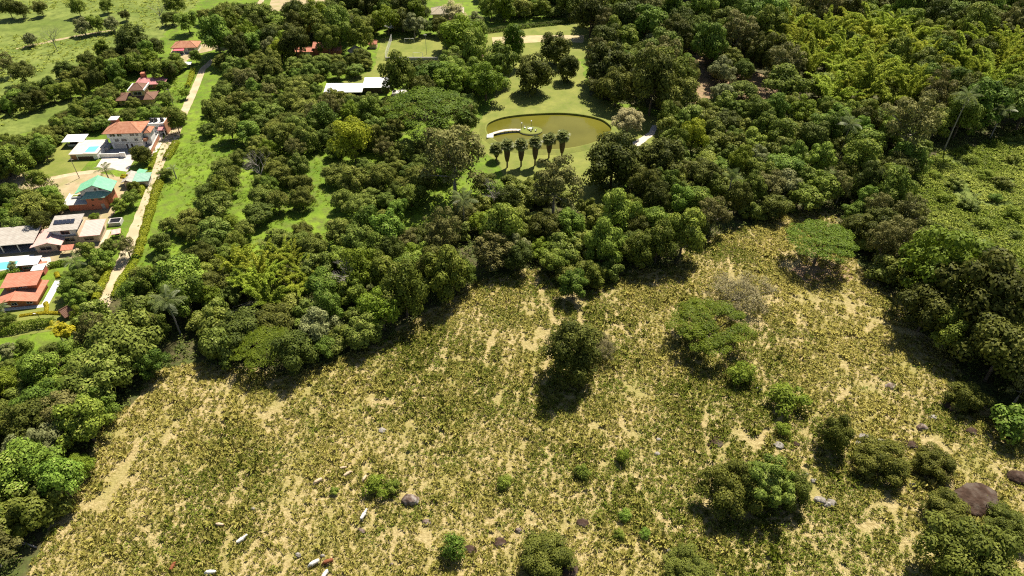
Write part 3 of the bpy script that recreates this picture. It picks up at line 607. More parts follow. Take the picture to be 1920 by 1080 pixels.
def fill(poly, kinds, spacing, smin, smax, phrase, group, xr, cap=999, seed=1, clear=True, n0=9000):
    rg = np.random.default_rng(seed); pts = np.array([P(*p)[:2] for p in poly]); x0, y0 = pts.min(0) - 8; x1, y1 = pts.max(0) + 4
    names = [k for k, _ in kinds]; ws = np.array([w for _, w in kinds], float)
    X = rg.uniform(x0, x1, n0); Y = rg.uniform(y0, y1, n0); ZS = rg.uniform(.75, 1.35, n0); K = rg.choice(len(names), n0, p=ws / ws.sum()); S = rg.uniform(smin, smax, n0)
    ZC = np.array([PROTO[k]['zc'] for k in names])[K] * S * ZS; RR = np.array([PROTO[k]['R'] for k in names])[K] * S
    cx, cyy = proj(X, Y, ZC); bx, by = proj(X, Y, 0)
    ok = inpoly(cx, cyy, poly) & (cx > xr[0]) & (cx < xr[1]) & (cyy > -45)
    rq = RR * FPX / (Y * CP - (ZC - CAM_H) * SP)
    for z in KEEP[:-2]: ok &= ~inpoly(bx, by, z) & ~inpoly(cx, cyy, z) & ~inpoly(cx + .55 * rq, cyy, z) & ~inpoly(cx - .55 * rq, cyy, z)
    for z in KEEP[-2:]: ok &= ~inpoly(bx, by, z) & ~inpoly(cx, cyy, z)
    if clear:
        rp = RR * FPX / (Y * CP - (ZC - CAM_H) * SP)
        for z in CLEAR:
            ok &= ~inpoly(bx, by - 4, z)
            for ax, ay in ((0, 0), (.5, 0), (-.5, 0), (0, .5), (0, -.35)): ok &= ~inpoly(cx + ax * rp, cyy + ay * rp, z)
    n = 0; A = np.zeros((6000, 3)); na = len(TREES); A[:na] = TREES
    for i in np.nonzero(ok)[0]:
        if n >= cap: break
        d = (A[:na, 0] - X[i]) ** 2 + (A[:na, 1] - Y[i]) ** 2 < (spacing * (RR[i] + A[:na, 2])) ** 2
        if d.any(): continue
        n += 1; k = names[K[i]]
        plant(k, float(X[i]), float(Y[i]), float(S[i]), SIZE(S[i]) + phrase[k] + ' ' + min(LM, key=lambda t: (t[0] - cx[i]) ** 2 + (1.6 * (t[1] - cyy[i])) ** 2)[2], 'bamboo' if k == 'bamboo' else 'tree', 'woodland plants ' + min(LM, key=lambda t: (t[0] - cx[i]) ** 2 + (1.6 * (t[1] - cyy[i])) ** 2)[2], float(ZS[i])); A[na] = TREES[-1]; na += 1
    return n
def ph(where):
    d = dict(mango='olive round-crowned tree', forest='mid-green leafy tree', darkforest='dark green tree', vine='low mound of pale creepers', bright='bright green tree', lime='yellow-green tree', pale='pale grey-green tree', brown='thin brownish tree', bamboo='arching yellow-green bamboo clump', tall='tall narrow green tree', talldark='tall dark tree')
    return {k: v + where for k, v in d.items()}
XR = (-70, 1990)
ORCH = [(335,262),(352,215),(405,150),(440,118),(490,105),(560,112),(640,112),(720,125),(790,190),(880,190),(890,225),(880,300),(850,372),(765,425),(640,462),(470,490),(345,515),(285,490),(300,440)]
BAMB2 = [(420,480),(480,455),(540,470),(590,500),(560,560),(480,560),(420,530)]
BELT_L = [(-70,1090),(-70,690),(60,690),(130,640),(180,590),(215,545),(250,500),(330,515),(470,490),(640,462),(770,425),(852,375),(895,345),(940,345),(1000,520),(900,515),(830,560),(700,630),(560,672),(420,668),(300,680),(250,725),(190,790),(165,865),(95,990),(50,1085)]
BELT_M = [(940,345),(1000,520),(1060,520),(1100,530),(1190,495),(1260,485),(1285,440),(1390,405),(1480,385),(1560,385),(1620,350),(1690,330),(1745,290),(1700,225),(1560,200),(1480,195),(1330,195),(1250,215),(1240,270),(1180,330),(1140,390),(1090,395),(1050,340)]
BELT_R = [(1600,390),(1690,340),(1700,390),(1765,435),(1845,485),(1885,575),(1990,640),(1990,840),(1900,780),(1830,735),(1795,670),(1730,610),(1690,550),(1625,490)]
BAM = [(1480,25),(1560,50),(1640,30),(1690,30),(1745,80),(1750,140),(1700,195),(1600,195),(1550,180),(1510,130),(1480,70)]
BAM2 = [(1790,110),(1840,70),(1990,30),(1990,180),(1850,185),(1800,160)]
TOPR = [(1105,-20),(1990,-60),(1990,240),(1850,255),(1745,270),(1690,210),(1480,195),(1250,205),(1150,195),(1105,180)]
TOPM = [(395,60),(420,20),(480,25),(520,30),(620,10),(700,-20),(1105,-30),(1105,100),(1000,110),(930,150),(890,190),(790,185),(720,122),(640,108),(490,105),(420,125),(372,112)]
HEDGEROW = [(-70,300),(0,275),(110,245),(200,218),(330,210),(340,235),(200,235),(110,262),(0,320),(-70,330)]
fill(BAMB2, [('bamboo', 1)], .42, .6, .85, ph(''), 'small bamboo grove', XR, 16, 3)
fill(BAM, [('bamboo', 9), ('forest', 1)], .5, 1.1, 1.5, ph(''), 'bamboo grove at upper right', XR, 60, 4)
fill(BAM2, [('bamboo', 8), ('darkforest', 1.5)], .55, 1.0, 1.35, ph(''), 'far right bamboo grove', XR, 40, 5)
fill(ORCH, [('mango', 10), ('forest', 1), ('bright', .5), ('brown', .6)], .72, .6, 1.12, ph(''), 'orchard trees between road and pond', XR, 999, 6)
fill(BELT_L, [('forest', 5), ('vine', 3), ('darkforest', 2), ('brown', .7), ('mango', 1.6), ('pale', .6), ('bright', 1.2)], .58, .75, 1.3, ph(''), 'wood left of the dry field', XR, 999, 7)
fill(BELT_M, [('forest', 5), ('vine', 5), ('darkforest', 2), ('brown', .5), ('pale', .6), ('bright', .5)], .58, .75, 1.3, ph(''), 'wood between pond and dry field', XR, 999, 8)
fill(BELT_R, [('forest', 4), ('darkforest', 4), ('vine', 2), ('brown', 1)], .58, .8, 1.3, ph(''), 'wood between the two fields', XR, 999, 9)
fill(TOPM, [('mango', 4), ('forest', 5), ('darkforest', 3), ('bright', 1.2), ('pale', .3), ('tall', .6)], .6, .9, 1.6, ph(''), 'park woods at the top', XR, 999, 10)
fill(TOPR, [('forest', 4), ('darkforest', 4), ('mango', 3), ('brown', 1.1), ('pale', .4), ('bright', .6)], .6, 1.0, 1.9, ph(''), 'forest at upper right', XR, 999, 11)
fill(HEDGEROW, [('mango', 5), ('forest', 3)], .5, .5, .8, ph(''), 'tree row behind the white house', XR, 999, 12)
HEDGE2 = [(70,250),(120,222),(180,182),(240,150),(300,118),(335,118),(330,135),(262,150),(215,190),(130,238)]
fill(HEDGE2, [('mango', 4), ('forest', 4), ('darkforest', 3)], .5, .4, .75, ph(''), '', XR, 40, 13)
HEDGE3 = [(-60,195),(60,168),(130,142),(180,112),(230,95),(290,90),(295,110),(230,128),(180,152),(100,178),(-60,222)]
fill(HEDGE3, [('mango', 3), ('forest', 3), ('darkforest', 5)], .62, .45, .85, ph(''), '', XR, 60, 14)
YARD = [(-60,372),(40,362),(108,365),(120,402),(60,425),(-60,440)]
fill(YARD, [('mango', 3), ('forest', 4), ('bright', 1)], .62, .35, .6, ph(''), '', XR, 40, 15)
print('PLANTED', COUNT, len(TREES))

# bare trees
def bare(cx, cy, hpx, label, v=0):
    s = hpx / (scale_at(cy) * .85) / 8.0; p = P(cx, cy + hpx * .5)
    o = link('bare_tree', None, None, p, rnd.uniform(0, 6), s); link('branches', BARE[v], o); tag(o, label, 'tree')
bare(665, 522, 70, 'leafless grey tree in the wood right of the small bamboo grove')
bare(492, 322, 52, 'leafless pinkish-grey tree in the orchard', 1)
bare(928, 372, 60, 'leafless brown tree beside the lone feather palm', 0)
bare(108, 78, 36, 'leafless pale tree on the far pasture', 1)
bare(305, 30, 34, 'leafless pinkish tree at the end of the far pasture', 0)
bare(440, 108, 30, 'fallen-looking bare tree at the top of the dirt road', 1)

# ------------------------------------------------------------------ hedges
def hedge(pts, w, h, label, mat='lime', n_per_m=170, name='hedge', group=None):
    q = [P(*p) for p in pts]; PO = []; NO = []; L0 = 0; rg = np.random.default_rng(int(sum(p[0] for p in pts)))
    core = MB()
    for a, b in zip(q[:-1], q[1:]):
        L = (b - a).length; n = int(L * n_per_m); t = rg.random(n); d = (b - a) / L; s = np.array([-d.y, d.x, 0])
        hh = h * (.8 + .35 * vnoise((L0 + t * L) * .5, t * 0, 3)); ww = w * (.8 + .4 * vnoise((L0 + t * L) * .6, t * 0, 9)); L0 += L
        th = rg.uniform(0, math.pi, n); r = .85 + .2 * rg.random(n)
        side = np.cos(th) * ww / 2 * r * 1.1; z = np.abs(np.sin(th)) ** .6 * hh * r
        PO.append(np.array(a) + np.array(d) * (t * L)[:, None] + s * side[:, None] + np.array([0, 0, 1.]) * z[:, None]); NO.append(s * np.cos(th)[:, None] + np.array([0, 0, 1.]) * np.sin(th)[:, None] + rg.normal(size=(n, 3)) * .5)
    P_ = np.concatenate(PO); V, F = leafquads(P_, np.concatenate(NO), rg.uniform(.22, .5, len(P_)), .65, rg)
    o = link(name, np_mesh(name, V, F, M[mat], rg.random(len(P_)))); tag(o, label, 'hedge', group); return o
hedge([(331,268),(318,292),(312,300)], 2.4, 1.5, 'upper stretch of lime-green hedge right of the dirt road')
hedge([(303,335),(294,360),(283,395),(273,430),(264,462),(257,485)], 2.4, 1.5, 'long lime-green hedge along the right of the dirt road')
hedge([(252,490),(246,505),(228,530),(215,560)], 2.2, 1.3, 'lower end of lime hedge below the tree shade on the road')
hedge([(272,334),(268,352),(263,372)], 1.4, 1.4, 'short lime hedge left of the road by the grey sheds')
hedge([(292,290),(287,305),(282,318)], 1.2, 1.2, 'lime hedge between the white house drive and road')
hedge([(363,132),(358,150),(352,165)], 1.8, 1.6, 'light green hedge left of the road by the pink roof')
hedge([(205,505),(195,530),(180,565)], 1.8, 1.6, 'light green hedge left of the lower dirt road')
hedge([(-40,524),(5,518),(42,512)], 2.0, 1.7, 'clipped green hedge between the two red-walled houses', 'bright')
hedge([(92,501),(112,497),(130,493)], 2.0, 1.6, 'clipped green hedge right of the pool terrace', 'bright')
hedge([(-40,632),(20,622),(70,612),(105,608)], 2.4, 2.2, 'thick clipped green hedge below the garden lawn', 'bright')
hedge([(-40,712),(0,700),(30,686),(52,676)], 2.6, 1.8, 'green hedge at the left edge below the thick clipped one', 'bright')
hedge([(38,593),(58,590),(88,587),(128,589)], .8, .5, 'low yellow hedge line across the garden lawn', 'gold')
hedge([(86,588),(88,576),(86,568)], .9, .5, 'short yellow hedge beside the orange house corner', 'gold')
hedge([(106,512),(110,522)], 1.0, .7, 'small yellow hedge by the red annexe', 'gold')
hedge([(905,62),(960,55),(1000,50),(1050,45),(1098,36)], 2.6, 2.0, 'dark curved hedge behind the terraced lawn', 'darkleaf')
hedge([(100,226),(125,215),(150,205),(185,190)], 2.0, 2.0, 'dark hedge row across the upper garden meadow', 'forest')

# ------------------------------------------------------------------ stuff: tussocks, weeds, undergrowth
def tuft_mesh(name, X, Y, S, tone, nb, h, sp, w, mat, rg, wide=.5):
    n = len(X); i = np.repeat(np.arange(n), nb); m = len(i); az = rg.uniform(0, 6.283, m); s = S[i]
    bx = X[i] + np.cos(az) * sp * .35 * s * rg.random(m); by = Y[i] + np.sin(az) * sp * .35 * s * rg.random(m)
    ln = sp * s * rg.uniform(.25, 1, m); hz = h * s * (1.05 - .55 * (ln / (sp * s))) * rg.uniform(.7, 1.15, m); ww = w * s * rg.uniform(.6, 1.3, m)
    tx, ty = -np.sin(az) * ww / 2, np.cos(az) * ww / 2; cx, sx = np.cos(az), np.sin(az)
    z0 = np.full(m, -.02)
    v0 = np.stack([bx, by, z0], 1); mx, my = bx + cx * ln * .45, by + sx * ln * .45
    v2 = np.stack([mx - tx, my - ty, hz * .9], 1); v3 = np.stack([bx + cx * ln, by + sx * ln, hz * .78], 1); v4 = np.stack([mx + tx, my + ty, hz * .9], 1)
    V = np.stack([v0, v2, v3, v4], 1).reshape(-1, 3)
    return np_mesh(name, V, np.arange(len(V)).reshape(-1, 4), mat, np.clip(tone[i] + rg.normal(size=m) * .2, 0, 1))
def scatter(poly, dens, rg, keepout=None, margin=(-80, 2000, -60, 1140)):
    pts = np.array([P(*p)[:2] for p in poly]); x0, y0 = pts.min(0); x1, y1 = pts.max(0); n = int((x1 - x0) * (y1 - y0) * dens)
    X = rg.uniform(x0, x1, n); Y = rg.uniform(y0, y1, n)
    m = inpoly(X, Y, [tuple(p) for p in pts]); X, Y = X[m], Y[m]
    px, py = proj(X, Y, 0); m = (px > margin[0]) & (px < margin[1]) & (py > margin[2]) & (py < margin[3])
    X, Y, px, py = X[m], Y[m], px[m], py[m]
    for k in keepout or []:
        m = ~inpoly(px, py, k); X, Y, px, py = X[m], Y[m], px[m], py[m]
    return X, Y, px, py
rg = np.random.default_rng(77)
def hexfield(poly, sp, rg, jit=.42):
    pts = np.array([P(*p)[:2] for p in poly]); x0, y0 = pts.min(0); x1, y1 = pts.max(0)
    gx, gy = np.meshgrid(np.arange(x0, x1, sp), np.arange(y0, y1, sp * .866)); gx = gx + (np.arange(gx.shape[0]) % 2)[:, None] * sp / 2
    X = (gx + rg.uniform(-jit, jit, gx.shape) * sp).ravel(); Y = (gy + rg.uniform(-jit, jit, gx.shape) * sp).ravel()
    px, py = proj(X, Y, 0); m = inpoly(X, Y, [tuple(p) for p in pts]) & (px > -80) & (px < 2000) & (py < 1140); return X[m], Y[m], px[m], py[m]
X, Y, px, py = hexfield(FIELD, .95, rg)
def is_trail(X, Y):
    wx = X - .1 * Y + 4 * vnoise(X * .11, Y * .09, 1) + 1.2 * vnoise(X * .4, Y * .35, 2)
    t = (np.abs(vnoise(wx * .24, Y * .035, 5) - .5) < .027) | (np.abs(vnoise(wx * .15 + 40, Y * .045, 15) - .5) < .018)
    t |= (np.abs(vnoise(X * .06, (Y + .25 * X) * .16, 25) - .5) < .010)
    return t & (vnoise(X * .12, Y * .1, 35) > .3)
trail = is_trail(X, Y)
BARE_SPOTS = [(845,712,34,14),(815,690,24,12),(800,745,26,12),(1575,1000,50,40),(1640,725,46,26),(1590,735,40,22),(300,1040,26,40),(235,810,20,16),(620,915,30,24),(1105,1040,44,22),(1265,995,30,24),(1500,560,50,18),(1440,560,36,18),(1540,512,56,26),(1345,870,26,26),(1805,690,14,26),(1900,815,26,26),(690,880,20,14),(590,1000,14,30),(1150,640,14,20),(860,1000,26,16),(270,780,20,20),(1515,815,30,18)]
bare_m = np.zeros(len(X), bool)
nz = vnoise(X * .5, Y * .5, 8)
for a, b, c, d in BARE_SPOTS: bare_m |= ((px - a) / c) ** 2 + ((py - b) / d) ** 2 < .08 + .85 * nz ** 2
clump = vnoise(X * .55, Y * .55, 3); green = vnoise(X * .05, Y * .05, 4) * .6 + vnoise(X * .16, Y * .16, 6) * .4
keep = ~trail & (~bare_m | (rg.random(len(X)) < .35)) & (rg.random(len(X)) < .72 + .6 * clump)
X, Y, green, px, py = X[keep], Y[keep], green[keep], px[keep], py[keep]
tone = np.clip(.52 - (green - .5) * 1.1 + rg.normal(size=len(X)) * .16, 0, 1); S = rg.uniform(.5, 1.25, len(X)) * (.7 + .6 * vnoise(X * .13, Y * .13, 44)) * np.where(rg.random(len(X)) < .08, 1.6, 1)
print('TUSSOCKS', len(X))
tag(link('tussock_grass', tuft_mesh('tussock_grass', X, Y, S, tone, 20, .95, .72, .19, M['tuft'], rg)), 'dry yellow-green tussock grass covering the sloping field', 'grass', kind='stuff')
X, Y, px, py = scatter(FIELD, 1.9, rg); k = (vnoise(X * .9, Y * .9, 61) > .35) & ~is_trail(X, Y); X, Y = X[k], Y[k]
tag(link('short_dry_grass', tuft_mesh('short_dry_grass', X, Y, rg.uniform(.25, .5, len(X)), np.clip(.72 + rg.normal(size=len(X)) * .22, 0, 1), 6, .8, .9, .3, M['tuft'], rg)), 'short straw-coloured grass on the open ground between tussocks', 'grass', kind='stuff')
def clumps(name, X, Y, S, nq, h, r, size, mat, rg, tone, label, cat):
    i = np.repeat(np.arange(len(X)), nq); m = len(i); d = nrm(rg.normal(size=(m, 3))); d[:, 2] = np.abs(d[:, 2]); q = .55 + .5 * rg.random(m)
    pos = np.stack([X[i] + d[:, 0] * r * S[i] * q, Y[i] + d[:, 1] * r * S[i] * q, .05 + d[:, 2] * h * S[i] * q], 1)
    V, F = leafquads(pos, d * .6 + rg.normal(size=(m, 3)) * .45 + np.array([0, 0, .35]), size * rg.uniform(.6, 1.4, m), .6, rg)
    return tag(link(name, np_mesh(name, V, F, mat, np.clip(tone[i] + rg.normal(size=m) * .22, 0, 1))), label, cat, kind='stuff')
X, Y, px, py = scatter(FIELD, 1.0, rg)
gn = vnoise(X * .05, Y * .05, 4) * .6 + vnoise(X * .16, Y * .16, 6) * .4; k = rg.random(len(X)) < np.clip((gn - .38) * 3.2, .06, .95) * ~is_trail(X, Y); X, Y = X[k], Y[k]
print('WEEDS', len(X))
clumps('field_weeds', X, Y, rg.uniform(.5, 1.3, len(X)) ** 1.3, 22, .8, .75, .26, M['weed'], rg, rg.uniform(.2, .8, len(X)), 'green leafy weeds scattered among the dry tussocks', 'weeds')
X, Y, px, py = scatter(RPAST, 1.0, rg); k = vnoise(X * .2, Y * .2, 3) > .16; X, Y = X[k], Y[k]
tag(link('rank_grass', tuft_mesh('rank_grass', X, Y, rg.uniform(.7, 1.7, len(X)), np.clip(vnoise(X * .08, Y * .08, 9) * 1.5 - .25 + rg.normal(size=len(X)) * .2, 0, 1), 20, 1.0, .9, .2, M['rtuft'], rg)), 'bright rank grass of the green field on the right', 'grass', kind='stuff')
X, Y, px, py = scatter(RPAST, .2, rg)
clumps('green_field_weeds', X, Y, rg.uniform(.6, 1.6, len(X)), 34, 1.1, 1.1, .34, M['vine'], rg, rg.uniform(.2, .9, len(X)), 'pale leafy weeds dotted over the green field', 'weeds')
WOOD = [(-70,1090),(-70,690),(60,690),(130,640),(180,590),(250,500),(330,525),(470,495),(640,470),(770,432),(860,405),(930,350),(1050,350),(1090,400),(1150,390),(1180,340),(1250,300),(1250,210),(1480,215),(1700,225),(1990,240),(1990,250),(1850,270),(1755,290),(1690,390),(1765,430),(1845,482),(1890,577),(1990,640),(1990,840),(1900,792),(1825,747),(1792,682),(1722,622),(1680,562),(1612,502),(1560,397),(1480,400),(1400,427),(1290,460),(1270,500),(1200,507),(1100,547),(1060,542),(1010,504),(900,529),(830,574),(700,647),(560,702),(430,692),(360,684),(300,697),(262,744),(195,802),(165,892),(85,1012),(30,1090)]
X, Y, px, py = scatter(WOOD, .5, rg)
print('UNDER', len(X))
clumps('undergrowth', X, Y, rg.uniform(.5, 1.5, len(X)), 12, 1.5, 1.1, .55, M['under'], rg, rg.uniform(.1, .9, len(X)), 'tangled green undergrowth on the floor of the woods', 'undergrowth')
X, Y, px, py = scatter([(295,250),(440,130),(720,125),(890,225),(860,400),(640,470),(330,520),(230,560)], .55, rg, KEEP[:1] + KEEP[7:8] + [POND_LAWN]); k = vnoise(X * .1, Y * .1, 2) > .3; X, Y = X[k], Y[k]
print('OGRASS', len(X))
tag(link('orchard_grass', tuft_mesh('orchard_grass', X, Y, rg.uniform(.4, 1.0, len(X)), np.clip(vnoise(X * .06, Y * .06, 7) + rg.normal(size=len(X)) * .12, 0, 1), 10, .55, .8, .22, M['ograss'], rg)), 'lush green grass under the orchard trees', 'grass', kind='stuff')
X, Y, px, py = scatter(TLPAST, .2, rg); k = vnoise(X * .05, Y * .05, 5) > .3; X, Y = X[k], Y[k]
tag(link('pasture_grass', tuft_mesh('pasture_grass', X, Y, rg.uniform(.5, 1.3, len(X)), np.clip(.6 + rg.normal(size=len(X)) * .2, 0, 1), 9, .8, 1.1, .35, M['rtuft'], rg)), 'tufted green grass of the far pasture at upper left', 'grass', kind='stuff')
MEAD = [(40,330),(60,300),(200,235),(330,205),(350,165),(300,110),(215,140),(150,175),(-60,240),(-60,330)]
X, Y, px, py = scatter(MEAD, .16, rg, KEEP[1:7]); k = vnoise(X * .06, Y * .06, 11) > .42; X, Y = X[k], Y[k]
clumps('garden_scrub', X, Y, rg.uniform(.6, 1.6, len(X)), 30, 1.4, 1.3, .45, M['weed'], rg, rg.uniform(.1, .8, len(X)), 'low green scrub covering the slope behind the houses', 'scrub')

X, Y, px, py = scatter([(-60,345),(110,340),(120,405),(60,440),(-60,450)], .35, rg, KEEP[1:5]); k = vnoise(X * .15, Y * .15, 12) > .35; X, Y = X[k], Y[k]
clumps('yard_scrub', X, Y, rg.uniform(.5, 1.3, len(X)), 24, 1.2, 1.2, .4, M['under'], rg, rg.uniform(.2, .9, len(X)), 'green scrub in the yard left of the green-roofed house', 'scrub')
#BUILDINGS
# ------------------------------------------------------------------ buildings
class House:
    def __init__(s, px, yaw, label, name='house', cat='house'):
        s.o = link(name, None, None, P(*px), R(yaw)); tag(s.o, label, cat)
    def box(s, name, mat, *b, parent=None): return MB().box(*b).build(name, M[mat], parent or s.o)
    def slab(s, name, mat, q, th=.16, parent=None): return MB().slab(q, th).build(name, M[mat], parent or s.o)
    def shed(s, name, mat, x0, x1, y0, y1, z0, z1, th=.16): return s.slab(name, mat, [(x0,y0,z0),(x1,y0,z0),(x1,y1,z1),(x0,y1,z1)], th)
    def gable(s, mat, x0, x1, y0, y1, ze, zr, axis='x', xr=None, wall=None, name='roof', inset=.6):
        m = MB(); t = .16
        if axis == 'x':
            c = (y0 + y1) / 2; m.slab([(x0,y0,ze),(x1,y0,ze),(x1,c,zr),(x0,c,zr)], t).slab([(x0,c+.004,zr),(x1,c+.004,zr),(x1,y1,ze),(x0,y1,ze)], t)
        else:
            c = (x0 + x1) / 2 if xr is None else xr; m.slab([(x0,y0,ze),(c,y0,zr),(c,y1,zr),(x0,y1,ze)], t).slab([(c+.004,y0,zr),(x1,y0,ze),(x1,y1,ze),(c+.004,y1,zr)], t)
            if wall:
                i = inset; k = (zr - ze) / max(c - x0, .1); k2 = (zr - ze) / max(x1 - c, .1); a, b = x0 + i, x1 - i
                q = [(a,ze+k*i-.2),(b,ze+k2*i-.2),(c,zr-.2)]
                MB().poly([(x, y0 + i, z) for x, z in q] + [(x, y1 - i, z) for x, z in q], [(0,1,2),(5,4,3),(0,3,4,1),(1,4,5,2),(2,5,3,0)]).build('gable_wall', M[wall], s.o)
        r = m.build(name, M[mat], s.o)
        pts = [(x0,c,zr+.05),(x1,c,zr+.05)] if axis == 'x' else [(c,y0,zr+.05),(c,y1,zr+.05)]
        MB().tube(pts, .12, 6).build('ridge_cap', M[mat], r); return r
    def hip(s, mat, x0, x1, y0, y1, ze, zr, name='roof'):
        d = min(x1 - x0, y1 - y0) / 2 * .98
        if x1 - x0 >= y1 - y0: a, b = (x0 + d, (y0 + y1) / 2, zr), (x1 - d, (y0 + y1) / 2, zr)
        else: a, b = ((x0 + x1) / 2, y0 + d, zr), ((x0 + x1) / 2, y1 - d, zr)
        e = [(x0,y0,ze),(x1,y0,ze),(x1,y1,ze),(x0,y1,ze)]; lo = [(x,y,z-.18) for x,y,z in e]; m = MB()
        f = [(0,1,5,4),(1,2,5),(2,3,4,5),(3,0,4)] if x1 - x0 >= y1 - y0 else [(0,1,4),(1,2,5,4),(2,3,5),(3,0,4,5)]
        m.poly(e + [a, b] + lo, f + [(9,8,7,6),(0,6,7,1),(1,7,8,2),(2,8,9,3),(3,9,6,0)])
        r = m.build(name, M[mat], s.o)
        for p, t in zip(e, ([a,b,b,a] if x1 - x0 >= y1 - y0 else [a,a,b,b])): MB().tube([p, t], .11, 5).build('ridge_cap', M[mat], r)
        return r
    def win(s, x0, x1, z0, z1, y, frame='white', parent=None, name='window'):
        m = MB(); t = .09; m.box(x0-t,x1+t,y-.07,y+.02,z0-t,z0).box(x0-t,x1+t,y-.07,y+.02,z1,z1+t).box(x0-t,x0,y-.07,y+.02,z0+.001,z1-.001).box(x1,x1+t,y-.07,y+.02,z0+.001,z1-.001).box((x0+x1)/2-.04,(x0+x1)/2+.04,y-.065,y+.02,z0+.002,z1-.002)
        w = m.build(name, M[frame], parent or s.o); MB().box(x0,x1,y-.03,y+.01,z0,z1).build('pane', M['dark'], w); return w
    def posts(s, pts, z1, mat='lightgrey', r=.13):
        for x, y in pts: MB().box(x-r,x+r,y-r,y+r,-.2,z1).build('post', M[mat], s.o)

# white three-storey house
h = House((213,279), 4, 'white three-storey house with orange tiled hip roof and rows of dark windows'); h.o.scale = (.86,.86,.9)
h.box('wall','white',0,12.8,0,8,-.3,4.9); h.box('upper_wall','white',-.35,13.1,-.45,8.3,4.9,7.3); h.box('band','lightgrey',-.06,12.86,-.12,0,2.45,2.62)
h.hip('clay',-1.5,14.2,-1.6,9.4,7.3,9.5)
for a, b in ((.9,3.0),(3.9,5.7),(9.0,10.7),(11.3,12.4)): h.win(a,b,5.55,6.7,-.45)
for a, b in ((6.3,6.9),(7.6,8.2)): h.win(a,b,6.3,6.75,-.45)
for a, b in ((1.9,3.5),(4.6,6.7),(9.9,11.2)): h.win(a,b,3.1,4.2,0)
h.box('garage_panel','lightgrey',1.0,5.3,-.08,0,.2,2.1); h.box('door','shade',5.7,6.4,-.06,.02,-.1,2.0); h.box('door','shade',7.6,8.4,-.06,.02,-.1,2.0)
h.box('side_wing','white',13.12,15.4,2.5,7.5,-.3,5.4); h.hip('clay_side',13.2,16.2,2,8,5.5,6.4,'wing_roof'); h.box('balcony','brick',13.12,14.4,.4,2.4,2.6,3.6)
h.box('water_tank_room','brick',-.4,2.0,6.8,9.2,7.1,9.4); h.box('tank_room_roof','white',-1.0,2.6,6.2,9.8,9.4,9.6)
h = House((212,279), 4, 'raised white pool terrace in front of the three-storey house', 'pool_terrace', 'terrace')
h.box('retaining_wall','white',-11.5,-2.2,-7.3,3,-.3,2.1); h.box('paving','paving',-11.7,-2.0,-7.5,3.1,2.1,2.25); h.box('pool_rim','white',-7.0,-2.3,-7.0,-1.6,2.25,2.42); h.box('water','pool',-6.5,-3.0,-6.4,-2.3,2.42,2.45)
h.box('brick_panel','brick',-11.2,-9.4,-7.36,-7.31,-.1,1.8); h.box('opening_shade_panel','shade',-9.0,-3.8,-7.36,-7.31,-.1,1.2); h.box('court_wall','white',-2.0,5.2,-6.5,-6.2,-.2,1.5); h.box('court_floor','grey',-2.1,7,-6.2,-.2,-.1,.06)  # the opening is a dark panel on solid wall, inner shade as its colour
h.box('gate_pillar','white',5.2,7.0,-6.9,-6.3,-.2,1.9); h.box('steps','lightgrey',-2.15,-1.2,-1.2,2.5,-.1,1.2)
h = House((128,275), 4, 'open kiosk with flat white roof beside the pool terrace', 'kiosk', 'kiosk'); h.o.scale = (.8,.8,.85)
h.shed('roof','white_roof',-1.2,8.2,-1.5,5.2,2.9,3.2); h.box('low_wall','white',0,6.6,0,.25,-.2,.9); h.box('back_wall','brick',0,6.6,3.6,3.9,-.2,2.4); h.box('counter','shade',.5,5.5,1.5,2.2,-.1,1.1); h.posts([(.2,.2),(6.5,.2),(.2,4.5),(6.5,4.5)],2.85)
h = House((281,250), 4, 'white flat-roofed garage with three black water tanks on top', 'garage', 'garage')
h.box('wall','white',0,6.6,0,5.2,-.2,3.6); h.box('parapet','white',-.1,6.7,-.1,.15,3.6,3.95); h.box('parapet','white',6.45,6.7,.15,5.3,3.6,3.95); h.win(2.6,3.6,1.6,2.5,0); h.box('brick_wall','brick',6.75,7.1,-1.5,6,-.2,4.6)
h.shed('lean_to_roof','rosered',4.3,6.7,-2.6,-.02,2.4,3.0); h.posts([(4.5,-2.4),(6.5,-2.4)],2.3)
for i, x in enumerate((1.2, 2.7, 5.0)):
    t = link('water_tank', None, None, h.o.matrix_basis @ Vector((0,0,0)), R(4)); t.location = P(281,250) + Matrix.Rotation(R(4),3,'Z') @ Vector((x, 2.4, 3.6)); tag(t, ['left', 'middle', 'right'][i] + ' black plastic water tank on the white garage', 'water tank')
    MB().tube([(0,0,0),(0,0,.2),(0,0,1.2),(0,0,1.4)],[.62,.68,.68,.4],12).build('body', M['black'], t); MB().tube([(0,0,1.4),(0,0,1.5)],[.26,.26],10).build('lid', M['black'], t)
sheet('forecourt', [(262,284),(278,254),(306,250),(304,270),(290,290),(272,300)], M['paving'], .06, 0)
sheet('driveway', [(180,314),(194,292),(244,286),(252,300),(238,322),(214,318)], M['paving'], .055, .2)
h = House((282,292), 9, 'low brick boundary wall beside the dirt road', 'brick_wall', 'wall'); h.box('wall','brick',0,.35,0,13,-.2,1.7); h.box('wall','brick',-2.6,-.01,-.3,.05,-.2,1.7); h.box('coping','lightgrey',-.06,.41,-.1,13.1,1.7,1.8)
